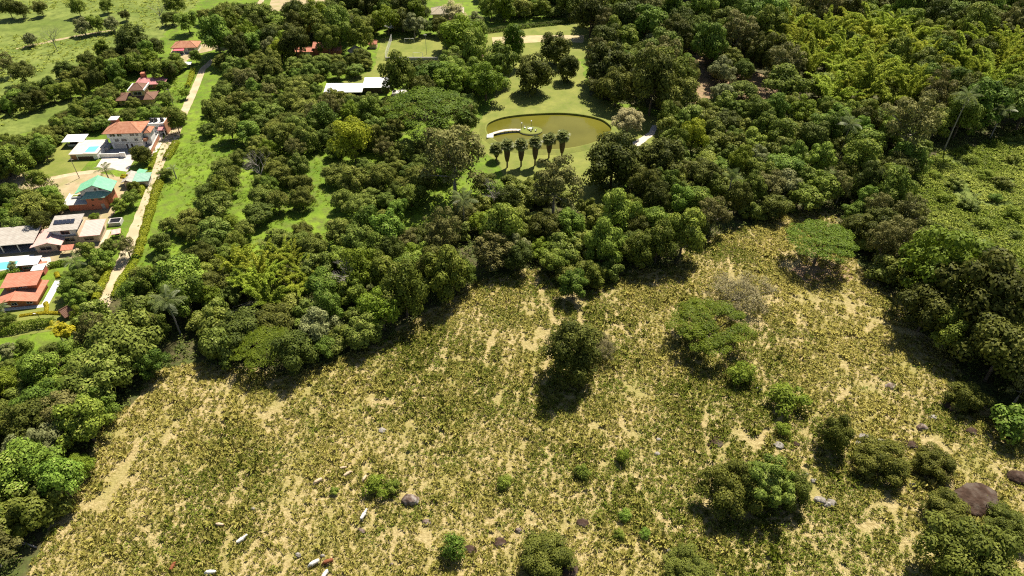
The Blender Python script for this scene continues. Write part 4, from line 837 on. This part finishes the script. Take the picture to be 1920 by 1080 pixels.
def car(px, yaw, label, mat):
    o = link('parked_car', None, None, P(*px), R(yaw)); tag(o, label, 'car')
    m = MB(); pr = [(-2.1,.35),(-2.1,.85),(-1.2,.95),(-.6,1.42),(.9,1.42),(1.55,.98),(2.1,.9),(2.1,.35)]; n = len(pr)
    m.poly([(x,-.85,z) for x,z in pr] + [(x,.85,z) for x,z in pr], [tuple(range(n)), tuple(range(2*n-1,n-1,-1))] + [((i+1)%n, i, n+i, n+(i+1)%n) for i in range(n)]); m.build('body', M[mat], o)
    m = MB(); pr = [(-1.05,.98),(-.55,1.36),(.85,1.36),(1.4,1.0)]; m.poly([(x,-.87,z) for x,z in pr] + [(x,.87,z) for x,z in pr], [(0,3,2,1),(4,5,6,7),(0,1,5,4),(1,2,6,5),(2,3,7,6),(3,0,4,7)]); m.build('windows', M['dark'], o)
    for x in (-1.35, 1.35):
        for y in (-.8, .8): MB().tube([(x,y-.1,.33),(x,y+.1,.33)], .33, 12).build('wheel', M['black'], o)
car((300,251), 20, 'pale car parked under the garage lean-to', 'red_car')
# green-roofed house
h = House((170,394), 9, 'coral-walled house with bright green metal gable roof'); h.o.scale = (.8,.8,.95)
h.box('wall','coral',0,6.6,0,7,-.3,5.2); h.box('side_wall','coral',6.6,8.6,2.5,7,-.3,5.2); h.box('attic_wall','white',-1.6,8.8,1.6,7.2,5.0,6.5)
h.gable('greenroof',-3.4,10.2,.6,8.4,6.2,8.9,'y',4.2,'white',inset=.9); h.slab('skirt_roof','greenpale',[(-1.3,-1.0,4.9),(7.4,-1.0,4.9),(6.2,1.55,6.2),(.6,1.55,6.2)]); h.slab('skirt_roof_side','greenpale',[(7.404,-1.0,4.9),(9.4,2.2,5.2),(8.2,3.0,6.2),(6.21,1.55,6.2)])
h.win(5.6,6.5,6.7,7.3,1.49,'shade'); h.win(3.9,4.6,6.6,7.2,1.49,'shade'); h.win(2.1,2.7,3.6,4.2,0,'shade'); h.win(4.6,6.0,3.5,4.8,0,'brick'); h.win(1.4,1.8,1.6,2.0,0,'shade'); h.box('door','grey',4.6,5.9,-.06,.02,0,2.1)
h.box('annexe_wall','coral',-7.6,-.1,.2,6.6,-.3,2.6); h.shed('annexe_roof','lightgrey',-8.3,-.05,-.5,7.2,2.75,2.95); h.box('planter_rim','white',-7.0,-3.4,4.0,5.9,2.95,3.5); h.box('planter_grass','lawn',-6.7,-3.7,4.3,5.6,3.5,3.56); h.box('parapet','white',-8.5,-8.2,-.4,7.2,2.9,3.5)
h.box('garden_wall','rust',-11,-8.6,2,2.4,-.2,1.6)
h = House((236,352), 8, 'grey sheet-roofed sheds beside the road', 'shed', 'shed'); h.box('wall','lightgrey',0,7.4,0,4,-.2,2.2); h.shed('roof','greenpale',2.8,8,-.6,4.4,2.3,2.7); h.gable('greyroof',-.6,2.79,-.6,6,2.3,3.0,'y'); h.box('doorway','dark',1.2,2.3,-.05,.02,0,1.8)
h = House((256,336), -15, 'tiny open shelter with bright green roof', 'shelter', 'shelter'); h.shed('roof','greenroof',0,3.2,0,2.8,2.2,2.5); h.posts([(.2,.2),(3,.2),(.2,2.6),(3,2.6)],2.15,'shade',.07)
# pink and grey roofed house
h = House((95,474), 9, 'beige house with solar panels on a grey roof and pink side roofs')
h.box('wall','beige',.1,12.8,3.4,9.5,-.3,2.8); h.box('upper_wall','white',.7,7.4,4.2,9.8,2.8,5.0); h.shed('main_roof','greyroof',-.1,8.2,3.3,10.8,5.15,5.75); h.shed('pink_roof','pinkroof',8.0,13.8,2.7,10.2,2.95,3.7); h.box('roof_upstand','cream_wall',7.5,7.98,3.0,10,2.8,4.3)
for i in range(5):
    x = .8 + i * 1.15; h.slab('solar_panel','solar',[(x,6.3,5.62),(x+1.08,6.3,5.62),(x+1.08,8.0,5.95),(x,8.0,5.95)],.06)
h.box('annexe_wall','beige',-3.6,3.0,.5,6,-.3,2.5); h.gable('pinkroof',-4.6,3.9,-.3,8.6,2.5,3.7,'y',.6,'beige'); h.win(3.0,5.2,3.3,4.4,4.2,'brick'); h.win(8.8,11.4,1.0,2.1,3.4,'beige'); h.win(-2.4,.6,.8,1.9,.5,'grey'); h.win(3.6,6.2,1.2,2.3,3.4,'grey'); h.box('door','shade',2.2,2.9,.42,.5,0,2.0)
h.box('terrace_paving','cream_wall',12.9,14.2,2,9.5,-.1,.1)
h = House((-5,476), 9, 'long open shed with grey fibre-cement roof beside the pink-roofed house', 'open_shed', 'shed')
h.slab('roof','greyroof',[(-8,-.6,3.1),(11.2,-.6,3.1),(11.2,7.6,4.0),(-8,7.6,4.0)]); h.box('back_wall','shade',-7.5,10.8,7.0,7.2,-.2,3.6); h.box('floor_slab','grey',-7.5,10.8,-.3,6.9,-.1,.07); h.posts([(-7.2,0),(-2.6,0),(2,0),(6.4,0),(10.6,0)],3.05)
for i, x in enumerate((-4, .4, 4.4)): h.box('stall_partition','shade',x,x+.2,2,6.8,.07,1.4)
h = House((204,425), 9, 'square concrete water basin above the pink-roofed house', 'water_basin', 'basin'); m = MB(); m.box(0,3.6,0,.25,-.2,1.2).box(0,3.6,2.6,2.85,-.2,1.2).box(0,.25,.251,2.599,-.2,1.2).box(3.35,3.6,.251,2.599,-.2,1.2); m.build('rim',M['lightgrey'],h.o); h.box('water','dark',.25,3.35,.25,2.6,-.1,.9)
h = House((212,449), 20, 'little pink roof shading a garden table', 'shelter', 'shelter'); h.shed('roof','pinkroof',0,2.6,0,2.4,1.7,1.9); h.posts([(.2,.2),(2.4,.2),(.2,2.2),(2.4,2.2)],1.65,'shade',.06); h.box('table','shade',.7,1.9,.7,1.7,.65,.72)
h = House((117,480), 9, 'small orange awning beside the beige house wall', 'awning', 'awning'); h.shed('roof','terracotta',0,3.4,0,2.2,1.9,2.3); h.posts([(.15,.15),(3.2,.15),(.15,2),(3.2,2)],1.85,'shade',.06)
# red pool house, orange house
h = House((42,509), 8, 'dark red pool house with flat white roof'); h.o.scale = (.82,.82,.85); h.box('wall','red',0,5.6,0,3.4,-.2,2.7); h.shed('roof','white_roof',-.7,6.2,-.6,4.0,2.85,3.1); h.win(.8,4.6,.9,1.7,0); h.box('annexe_wall','red',5.2,8.6,-3.2,-.4,-.2,2.3); h.shed('annexe_roof','white_roof',4.9,8.8,-3.5,-.1,2.4,2.55); h.win(6.0,7.6,.9,1.6,-3.2); h.box('link_roof','terracotta',5.7,8.2,-.05,2.0,1.9,2.05)
h = House((-20,512), 8, 'white paved pool deck left of the dark red pool house', 'pool_deck', 'terrace'); h.box('paving','whitepaving',-4,9.4,-.6,7,-.1,.25); h.box('water','pool',-3,6.6,.6,4.4,.25,.29); h.box('coping','white',-3.2,6.8,.4,.6,.25,.36)
sheet('round_patio', [(74,500),(76,485),(84,481),(94,482),(96,489),(92,500)], M['paving'], .06, 0)
h = House((17,577), 9, 'orange-walled house with terracotta roofs and clerestory windows'); h.o.scale = (.84,.84,.84); h.box('wall','rust',0,8.5,0,9,-.3,2.3)
h.gable('terracotta',-3.2,9.4,-.9,9.8,2.2,3.4,'y',1.9,'rust',inset=.8); h.box('clerestory_wall','rust',-1.4,7.6,5.2,9.4,2.3,4.5); h.shed('upper_roof','terracotta',-2.4,8.4,4.4,11.2,4.6,5.2)
for a, b in ((.2,1.4),(2.6,3.6),(4.0,4.9)): h.win(a,b,3.5,4.2,5.2)
h.win(1.3,2.9,.8,1.7,0); h.win(5.8,7.4,.9,1.8,0); h.box('porch_wall','grey',-2.4,-.2,.8,1.0,-.2,1.8)
h.box('front_path','whitepaving',-2,9.6,-1.5,-.1,-.1,.09); h.box('side_path','whitepaving',9.6,11.8,-1.5,12,-.1,.1)
h = House((125,603), 55, 'small dark brown gabled hut beside the garden lawn', 'hut', 'hut'); h.gable('brownroof',0,4.2,0,3.4,1.2,2.9); h.box('wall','shade',.5,3.7,.5,2.9,-.2,1.3)
o = link('garden_lamp', None, None, P(85,614)); tag(o, 'thin dark garden lamp post standing on the lawn', 'lamp post'); MB().tube([(0,0,-.1),(0,0,4.6)],.06,6).build('pole',M['black'],o); MB().tube([(0,0,4.6),(-.7,0,4.75)],.05,6).build('arm',M['black'],o); MB().box(-1.0,-.4,-.14,.14,4.72,4.84).build('lamp_head',M['lightgrey'],o)
# houses farther up the road
h = House((259,167), 6, 'red-brown house with rose-pink hip roof and orange chimney block'); h.o.scale = (.85,.85,.8); h.box('wall','brick',0,9.6,0,6.6,-.2,2.7); h.hip('rosered',-1,11.2,-1.1,7.6,2.7,4.5); h.box('chimney','coral',1.4,3.4,4.6,6.6,2.8,6.3); h.box('porch_wall','red',9.6,12.6,1.5,5,-.2,2.2); h.shed('porch_roof','rosered',9.5,13.2,.8,6,2.3,2.6)
h.win(1.5,3,.9,1.9,0); h.win(5.5,7.2,.9,1.9,0)
h = House((222,198), 6, 'yellow house with dark brown tiled roofs and white trim'); h.box('wall','yellow_wall',.6,13.6,0,6,-.2,2.4); h.hip('brownroof',-.6,14.8,-1,7,2.4,3.9); h.box('tower_wall','yellow_wall',6,11,1.2,6.2,2.4,5.8); h.hip('brownroof',5.2,11.8,.4,7,5.8,7.6,'tower_roof'); h.box('white_trim','white',5.3,5.7,.1,7.3,5.5,6.1); h.box('white_trim','white',11.4,11.8,.1,7.3,5.5,6.1); h.win(7,10,3.6,4.8,1.2); h.win(2,3.6,.8,1.8,0); h.box('garden_wall','lightgrey',-1.6,-1.3,-2,6,-.2,1.4)
h = House((327,100), 5, 'small white house with brown-red roof and bright pink awning'); h.box('wall','white',0,10.6,0,6.4,-.2,2.7); h.hip('clay',-.8,11.2,-.8,7.4,2.7,4.5); h.shed('awning','pinkawning',.8,5.4,-2.4,-.02,2.1,2.6); h.win(6.6,9.4,1.1,2.1,0); h.win(1.4,2.8,.9,1.7,0); h.box('porch_floor','lightgrey',0,6,-2.4,-.1,-.1,.1); h.posts([(1,-2.2),(5.2,-2.2)],2.05,'white',.08)
h = House((556,106), 2, 'long orange-roofed farmhouse behind the orchard'); h.box('wall','brick',0,8,0,4.5,-.2,2.4); h.gable('terracotta',-.6,8.0,-.8,5.2,2.4,3.4); h.box('main_wall','coral',8.1,16,1,7.5,-.2,3.6); h.gable('terracotta',7.6,16.6,.2,8.3,3.6,5.0,name='main_roof'); h.box('wing_wall','coral',16.1,20,.5,5,-.2,2.4); h.gable('terracotta',16.65,20.6,-.2,5.6,2.4,3.4,name='wing_roof'); h.win(2.8,4.2,.9,1.8,0); h.box('white_panel','white',4.5,6.4,-.06,.02,.6,1.9)
h = House((611,184), 1, 'long shed with gleaming white metal roof in the orchard', 'metal_shed', 'shed'); h.shed('roof','white_roof',-.4,15.2,-.5,6.6,2.7,3.5); h.box('back_wall','brick',.2,14.6,5.8,6,-.2,2.9); h.box('low_wall','brick',.2,14.6,0,.2,-.2,1.1); h.posts([(.2,-.1),(5,-.1),(10,-.1),(14.6,-.1)],2.65,'shade')
h = House((683,176), 1, 'square shed with gleaming white metal roof beside the longer one', 'metal_shed', 'shed'); h.shed('roof','white_roof',-.4,10.6,-.5,7.6,2.9,3.9); h.box('wall','shade',.2,10,.3,7,-.2,2.8)
h = House((735,181), 1, 'small stock pen with pale rails beside the white sheds', 'stock_pen', 'pen'); h.shed('trough_roof','lightgrey',0,6,1,4,.9,1.1)
for z in (.5, .9, 1.3): MB().tube([(6.4,-1,z),(6.4,5,z)],.06,5).build('rail',M['greybark'],h.o); MB().tube([(-.2,-1,z),(6.4,-1,z)],.06,5).build('rail',M['greybark'],h.o)
h.posts([(0,-1),(2.2,-1),(4.4,-1),(6.4,-1),(6.4,2),(6.4,5)],1.5,'shade',.08)
def cone_hut(px, r, hh, label, mat, posts=True):
    h = House(px, 0, label, 'round_hut' if mat == 'thatch' else 'pavilion', 'hut'); n = 14; m = MB(); m.tube([(0,0,2.1),(0,0,2.2),(0,0,2.1+hh*.55),(0,0,2.1+hh)],[r*.98,r,r*.42,.1],n if mat=='thatch' else 4); m.build('roof',M[mat],h.o); h.posts([(r*.7*math.cos(a*1.0472),r*.7*math.sin(a*1.0472)) for a in range(6)],2.1,'shade',.08); return h
cone_hut((668,103), 3.8, 2.6, 'round thatched hut beside the orange roofs', 'thatch'); cone_hut((736,57), 4, 2, 'little white pyramid-roofed pavilion above the fenced pitch', 'white_roof')
h = House((693,91), 0, 'tiny orange-roofed cabin left of the fenced pitch', 'cabin', 'cabin'); h.box('wall','cream_wall',0,3.4,0,3,-.2,2.2); h.gable('terracotta',-.4,3.8,-.5,3.6,2.2,3.3)
h = House((877,120), 4, 'orange-walled pavilion with brown roof below the bright tree', 'pavilion', 'pavilion'); h.box('wall','rust',0,7,3,6,-.2,2.6); h.gable('brownroof',-.6,7.6,-.6,6.8,2.6,3.8); h.posts([(.2,0),(3.5,0),(6.8,0)],2.6,'shade')
h = House((812,42), 3, 'large cream villa half hidden by trees at the top edge'); h.box('wall','cream_wall',0,15,0,8,-.2,4.4); h.hip('thatch',-1,16,-1.2,9,4.4,6.8); h.box('wing','grey',9,15,-4,-.02,-.2,3); h.hip('brownroof',8.4,15.6,-4.6,-.03,3.0,4.2,'wing_roof'); h.win(1.5,3.5,1,2.2,0); h.win(5,7,1,2.2,0)
h = House((940,12), 3, 'villa with a pale pink roof at the top edge'); h.box('wall','cream_wall',0,9,0,7,-.2,3); h.hip('pinkroof',-.8,9.8,-.8,7.8,3,4.8)
h = House((345,130), 10, 'small white-roofed shelter near the top of the road', 'shelter', 'shelter'); h.shed('roof','white_roof',0,3.4,0,3,2,2.2); h.posts([(.2,.2),(3.2,.2),(.2,2.8),(3.2,2.8)],1.95,'shade',.07)

# ------------------------------------------------------------------ fenced pitch
h = House((723,113), 0, 'low dark grey wall along the front of the pitch', 'pitch_wall', 'wall'); L = (P(822,112) - P(723,113)).length; h.box('wall','grey',0,L,0,.3,-.1,1.3); h.box('coping','lightgrey',-.03,L+.03,-.03,.33,1.3,1.38)
a, b = P(723,112), P(735,76); o = link('side_fence', None, None, a, math.atan2(b.y-a.y, b.x-a.x)); tag(o, 'tall pale mesh fence along the left of the pitch', 'fence'); L = (b-a).length; n = int(L/3)
for i in range(n+1): MB().tube([(i*L/n,0,-.1),(i*L/n,0,3.2)],.05,6).build('post',M['white'],o)
for z in (.4,1.1,1.8,2.5,3.15): MB().tube([(0,0,z),(L,0,z)],.03,4).build('rail',M['white'],o)
for i, (px, yw, lb) in enumerate([((768,81),0,'white football goal at the far end of the pitch'),((784,108),180,'white football goal at the near end of the pitch')]):
    o = link('football_goal', None, None, P(*px), R(yw)); tag(o, lb, 'goal')
    MB().tube([(-2.2,0,0),(-2.2,0,2.2)],.08,6).build('post',M['white'],o); MB().tube([(2.2,0,0),(2.2,0,2.2)],.08,6).build('post',M['white'],o); MB().tube([(-2.2,0,2.2),(2.2,0,2.2)],.08,6).build('crossbar',M['white'],o)
    for x in (-2.2, 2.2): MB().tube([(x,0,2.2),(x,1.2,0)],.05,6).build('stay',M['white'],o)
o = link('floodlight_mast', None, None, P(800,102)); tag(o, 'slim floodlight mast at the near right of the pitch', 'mast'); MB().tube([(0,0,-.1),(0,0,9)],[.11,.06],6).build('pole',M['steel'],o); MB().box(-.6,.6,-.1,.1,8.7,9.1).build('lamp_head',M['lightgrey'],o)
sheet('pitch', [(726,110),(737,78),(832,75),(822,108)], M['lawn'], .045, 0)
# utility poles beside the road
for i, (p, lb) in enumerate([((326,200),'utility pole left of the road near the brown-roofed house'),((149,334),'utility pole beside the farm track'),((75,292),'fence pole at the lawn corner left of the kiosk')]):
    o = link('utility_pole', None, None, P(*p)); tag(o, lb, 'pole'); MB().tube([(0,0,-.2),(0,0,7.5 - 4 * (i == 2))],[.14,.09],6).build('post',M['greybark'],o)
    if i < 2: MB().box(-.8,.8,-.05,.05,7.0,7.12).build('crossarm',M['greybark'],o)

# ------------------------------------------------------------------ pond
PD = [(912,243),(918,233),(940,224),(970,219),(1010,216),(1055,215),(1095,219),(1125,226),(1141,236),(1146,245),(1138,257),(1110,271),(1065,281),(1010,284),(962,279),(930,267),(915,254)]
q = [P(*p) for p in PD]; ring = []
for i in range(len(q)):
    a, b, c, d = q[i-1], q[i], q[(i+1) % len(q)], q[(i+2) % len(q)]
    for j in range(5):
        t = j / 5; ring.append(.5 * (2*b + (c-a)*t + (2*a-5*b+4*c-d)*t*t + (3*b-a-3*c+d)*t**3))
cen = sum(ring, Vector()) / len(ring); n = len(ring)
me = bpy.data.meshes.new('pond_water'); me.from_pydata([(v.x, v.y, .06) for v in ring], [], [tuple(range(n-1,-1,-1))]); me.update(); me.flip_normals() if me.polygons[0].normal.z < 0 else None; me.materials.append(M['water']); tag(link('pond_water', me), kind='structure')
m = MB(); pr = [(0,.0),(0,.75),(.5,.85),(2.6,.05)]
for v in ring:
    d = (v - cen).normalized(); m.v += [(v.x + d.x * r, v.y + d.y * r, z) for r, z in pr]
for i in range(n):
    a, b = i * 4, ((i + 1) % n) * 4
    for k in range(3): m.f.append((a + k, a + k + 1, b + k + 1, b + k))
tag(m.build('pond_bank', M['lawn']), kind='structure')
isl = P(995,247); o = link('pond_island', None, None, (isl.x, isl.y, 0)); tag(o, 'small round grassy island in the brown pond', 'island')
MB().tube([(0,0,-.1),(0,0,.55)],[1,1],22).build('bank',M['grey'],o).scale = (4.4,3.2,1); MB().tube([(0,0,.55),(0,0,.72)],[1,.9],22).build('grass_top',M['lawn'],o).scale = (4.4,3.2,1)
a, b, c = P(918,256), P(947,246), P(976,247)
o = link('footbridge', None, None, (0,0,0)); tag(o, 'narrow pale footbridge from the bank to the pond island', 'bridge'); pts = [a.lerp(b, t/8).lerp(b.lerp(c, t/8), t/8) for t in range(9)]
for i in range(8):
    s_, e = pts[i], pts[i+1]; d = (e - s_); nn = Vector((-d.y, d.x, 0)).normalized() * .7; z = .75 + .25 * math.sin(math.pi * (i + .5) / 8)
    MB().slab([tuple(s_ - nn)[:2] + (z,), tuple(e - nn)[:2] + (z,), tuple(e + nn)[:2] + (z,), tuple(s_ + nn)[:2] + (z,)], .14).build('deck_section', M['paving'], o)
    MB().tube([tuple(s_ + nn)[:2] + (-.1,), tuple(s_ + nn)[:2] + (z,)], .08, 5).build('pile', M['shade'], o)
p = P(919,259); MB().box(p.x-1.2,p.x+1.2,p.y-1.2,p.y+1,.1,.95).build('landing', M['white'], o)
for i, (dx, dy) in enumerate([(-.9,.4),(.7,.7),(.2,-1.0),(-2.2,1.2),(1.9,-.9)]):
    o = link('garden_chair', None, None, (isl.x + dx, isl.y + dy, .72), rnd.uniform(0, 6)); tag(o, ['white garden chair on the island left of the table','white garden chair on the island behind the table','white garden chair on the island in front of the table','white garden chair at the left rim of the island','white garden chair at the right rim of the island'][i], 'chair')
    MB().box(-.28,.28,-.28,.28,.4,.46).build('seat',M['white'],o); MB().box(-.28,.28,.24,.3,.46,.95).build('backrest',M['white'],o)
    for x in (-.24,.2):
        for y in (-.24,.2): MB().box(x,x+.05,y,y+.05,0,.4).build('leg',M['white'],o)
o = link('garden_table', None, None, (isl.x - .1, isl.y + .1, .72)); tag(o, 'round white garden table on the pond island', 'table'); MB().tube([(0,0,.7),(0,0,.76)],.55,14).build('top',M['white'],o); MB().tube([(0,0,0),(0,0,.7)],.07,6).build('leg',M['white'],o)
for i, (p, lb) in enumerate([((978,245),'globe lamp post at the left of the pond island'),((996,241),'globe lamp post at the back of the pond island')]):
    w = P(*p); o = link('globe_lamp', None, None, w); tag(o, lb, 'lamp post'); MB().tube([(0,0,0),(0,0,2.9)],.06,6).build('pole',M['black'],o); MB().tube([(0,0,2.85),(0,0,3.0),(0,0,3.2),(0,0,3.35)],[.1,.26,.26,.1],10).build('globe',M['white'],o)
strip('garden_path', [(1190,272),(1205,262),(1222,250),(1228,235)], [3.5,3,2.5,2], M['paving'], .05)

# ------------------------------------------------------------------ boulders
def boulder(px, w, hh, label, mat, seed, dpt=.8):
    b = P(*px); W = w / scale_at(px[1]) / 2; bm = bmesh.new(); bmesh.ops.create_icosphere(bm, subdivisions=4, radius=1); q = random.Random(seed); pl = []
    for _ in range(9):
        v = Vector((q.gauss(0,1), q.gauss(0,1), q.gauss(0,.7))).normalized(); pl.append((v, q.uniform(.68, .95)))
    ofs = Vector((seed * 3.1, seed * 1.7, 0))
    from mathutils import noise
    for v in bm.verts:
        for n_, d in pl:
            k = v.co.dot(n_) - d
            if k > 0: v.co -= n_ * k * .85
        v.co *= 1 + .10 * noise.noise(v.co * 2.2 + ofs) + .05 * noise.noise(v.co * 5 + ofs)
        v.co = Vector((v.co.x * W, v.co.y * W * dpt, v.co.z * hh))
    me = bpy.data.meshes.new('boulder'); bm.to_mesh(me); bm.free(); me.polygons.foreach_set('use_smooth', [True] * len(me.polygons)); me.materials.append(M[mat])
    o = link('boulder', me, None, (b.x, b.y, hh * .12), q.uniform(-.4, .4)); tag(o, label, 'boulder')
for i, a in enumerate([((770,940),34,1.5,'grey-topped brown boulder standing alone left of field centre','rock'),((1825,938),100,1.7,'huge smooth dark brown boulder at the right edge','brownrock'),((1538,940),24,.9,'left one of the pale twin rocks right of the clump','palerock'),((1556,946),26,1.0,'right one of the pale twin rocks right of the clump','palerock'),((1460,836),22,.8,'pale rock beside a brown one left of the upright oval tree','palerock'),((1492,834),16,.6,'brown rock beside a pale one left of the upright oval tree','brownrock'),((1422,730),17,.6,'white rock above the bright shrub','palerock'),((1908,897),44,1.5,'dark boulder cut by the right edge','brownrock'),((1728,803),22,.9,'brown rock above the round leafy tree','rock'),((1786,766),32,1.3,'dark rock under the dark edge tree','brownrock'),((1340,830),34,.5,'flat brown rock slab right of field centre','brownrock'),((1092,982),28,.5,'flat brown rock near the large bottom-edge tree','brownrock'),((1065,1074),44,1.6,'dark boulder cut by the bottom edge','brownrock'),((936,1018),28,.5,'flat dark rock left of the large bottom-edge tree','brownrock'),((882,1032),26,.6,'slanting dark rock right of the spiky shrub','brownrock'),((972,995),14,.6,'little pointed rock above the flat dark one','rock'),((999,738),10,.5,'small white stone left of the lone dark tree','palerock'),((800,980),18,.6,'low grey rock below the big grey-topped boulder','rock'),((818,931),10,.5,'small pale stone right of the big grey-topped boulder','palerock'),((718,808),18,.5,'pale flat stone in the middle left of the field','palerock'),((1620,822),22,1.0,'largest white rock of the cluster','palerock'),((1607,832),16,.7,'lower white rock of the cluster','palerock'),((1650,828),18,.6,'right-hand pale rock of the cluster','palerock'),((1640,846),14,.5,'brown-grey rock at the lower right of the cluster','rock'),((1705,835),30,.8,'brown rock slab right of the white rock cluster','brownrock'),((1750,784),18,.6,'pale stone right of the brown rock by the field edge','palerock'),((1712,912),16,.7,'white stone below the wide low tree','palerock'),((1820,810),26,.7,'brown rock below the right field edge','brownrock'),((1670,725),22,.5,'grey stone on the sandy patch','rock'),((1540,815),26,.7,'brown rock left of the upright oval tree','brownrock'),((1510,890),12,.5,'upper pale stone beside the clump','palerock'),((1525,902),14,.5,'lower pale stone beside the clump','palerock'),((1235,825),10,.4,'small pale stone in the upper right field','palerock'),((1232,852),12,.5,'pale stone beside a dark weed','palerock'),((560,1042),14,.7,'grey stone left of the grazing pair','palerock'),((605,1043),9,.5,'small pale stone above the grazing pair','palerock'),((735,1060),10,.6,'upright grey stone near the bottom edge','rock'),((475,958),12,.8,'pale upright stone left of the cattle','palerock'),((678,997),16,.5,'flat brown stone below the white cow by itself','rock'),((1253,1032),9,.4,'small white stone on the tan trail','palerock')]): boulder(*a, seed=i + 1)

# ------------------------------------------------------------------ cattle
def cow_mesh(name, mat, head_down, lying=False):
    J = {'rump': ((-1.0,0,1.12),.26), 'hip': ((-.75,0,1.18),.34), 'loin': ((-.25,0,1.12),.37), 'chest': ((.35,0,1.1),.38), 'should': ((.65,0,1.18),.33), 'hump': ((.6,0,1.5),.14),
         'neck': ((.98,0,1.05 if head_down else 1.38),.2), 'poll': ((1.28,0,.62 if head_down else 1.55),.15), 'muz': ((1.48,0,.25 if head_down else 1.38),.085)}
    E = [('hip','rump'),('hip','loin'),('loin','chest'),('chest','should'),('should','hump'),('should','neck'),('neck','poll'),('poll','muz')]
    for s, y in (('l',.2),('r',-.2)):
        J['fk'+s] = ((.5,y*1.05,.72),.13); J['fn'+s] = ((.5,y,.4),.075); J['ff'+s] = ((.53,y,.04),.065); E += [('chest','fk'+s),('fk'+s,'fn'+s),('fn'+s,'ff'+s)]
        J['hk'+s] = ((-.78,y*1.1,.75),.17); J['hh'+s] = ((-1.02,y,.46),.08); J['hf'+s] = ((-.95,y,.04),.065); E += [('hip','hk'+s),('hk'+s,'hh'+s),('hh'+s,'hf'+s)]
        J['er'+s] = ((J['poll'][0][0]-.05,y*1.5,J['poll'][0][2]+.04),.045); E.append(('poll','er'+s))
    J['tail'] = ((-1.2,0,.85),.035); J['tip'] = ((-1.22,0,.4),.05); E += [('rump','tail'),('tail','tip')]
    ks = list(J); me = bpy.data.meshes.new(name); me.from_pydata([J[k][0] for k in ks], [(ks.index(a), ks.index(b)) for a, b in E], [])
    ob = bpy.data.objects.new(name, me); col.objects.link(ob); md = ob.modifiers.new('skin', 'SKIN'); md.use_smooth_shade = True
    for k, sv in zip(ks, me.skin_vertices[0].data): sv.radius = (J[k][1] * 1.18, J[k][1] * 1.18); sv.use_root = (k == 'hip')
    ob.modifiers.new('sub', 'SUBSURF').levels = 1; dg = bpy.context.evaluated_depsgraph_get(); dg.update()
    out = bpy.data.meshes.new_from_object(ob.evaluated_get(dg)); out.name = name; out.materials.clear(); out.materials.append(M[mat]); bpy.data.objects.remove(ob); return out, J['poll'][0]
CM = {}
for i, (p, yaw, mat, hd, sz, lb) in enumerate([((455,1016),40,'hide_white',False,1,'white cow facing up the slope on the left of the herd'),((590,1060),215,'hide_white',True,1.05,'white cow grazing beside the brown one'),((616,1057),205,'hide_brown',True,1,'reddish brown cow grazing beside a white one'),((610,1082),250,'hide_white',False,1,'white cow cut by the bottom edge below the grazing pair'),((397,1077),185,'hide_white',True,1,'white cow at the bottom edge left of the herd'),((683,970),65,'hide_white',False,1,'white cow by itself below the big grey-topped boulder'),((653,892),40,'hide_cream',True,.9,'cream cow at the upper right of the bare patch'),((597,906),220,'hide_cream',True,.95,'cream cow at the left of the bare patch'),((413,987),175,'hide_cream',True,.85,'cream calf above the left white cow'),((326,1066),80,'hide_brown',True,.9,'orange-brown calf on the far left of the herd'),((684,900),250,'hide_cream',True,.75,'small pinkish calf right of the cream cow'),((645,880),10,'hide_cream',True,.7,'pale calf lying just above the cream cow')]):
    if (mat, hd) not in CM: CM[(mat, hd)] = cow_mesh('cow', mat, hd)
    me, poll = CM[(mat, hd)]; o = link('cow' if sz > .85 else 'calf', None, None, P(*p), R(yaw), .86 * sz); tag(o, lb, 'cow'); link('body', me, o)
    for s in (-1, 1): MB().tube([(poll[0]-.08,s*.08,poll[2]+.1),(poll[0]-.1,s*.22,poll[2]+.22),(poll[0]-.05,s*.24,poll[2]+.38)],[.035,.028,.008],5).build('horn',M['horn'],o)

# ------------------------------------------------------------------ fallen wood
for i in range(9):
    p = P(440 + i * 5, 590 - (i % 4) * 5); q = random.Random(i); L = q.uniform(4, 8); a = R(25 + q.uniform(-22, 22)); z = .2 + .16 * (i % 4)
    o = MB().tube([(-L/2,0,0),(0,q.uniform(-.2,.2),.1),(L/2,0,q.uniform(-.4,.6))],[.16,.14,.1],6).build('fallen_log', M['greybark'], None, (p.x, p.y, z), a); tag(o, 'pale fallen log in the heap at the edge of the wood', 'log', 'heap of pale fallen logs')
b = P(40,1015); o = link('dead_branch', None, None, (b.x, b.y, .2), R(160)); tag(o, 'bleached dead branch over the bushes in the lower left corner', 'branch'); k = MB()
k.tube([(-4,0,0),(0,.3,.6),(4,-.3,1.0)],[.16,.12,.04],6); [k.tube([(x,.2,.5),(x+1.3,s*1.6,1.2)],[.07,.02],4) for x, s in ((-2,1),(0,-1),(1.2,1),(2.4,-1))]; k.build('wood', M['greybark'], o)
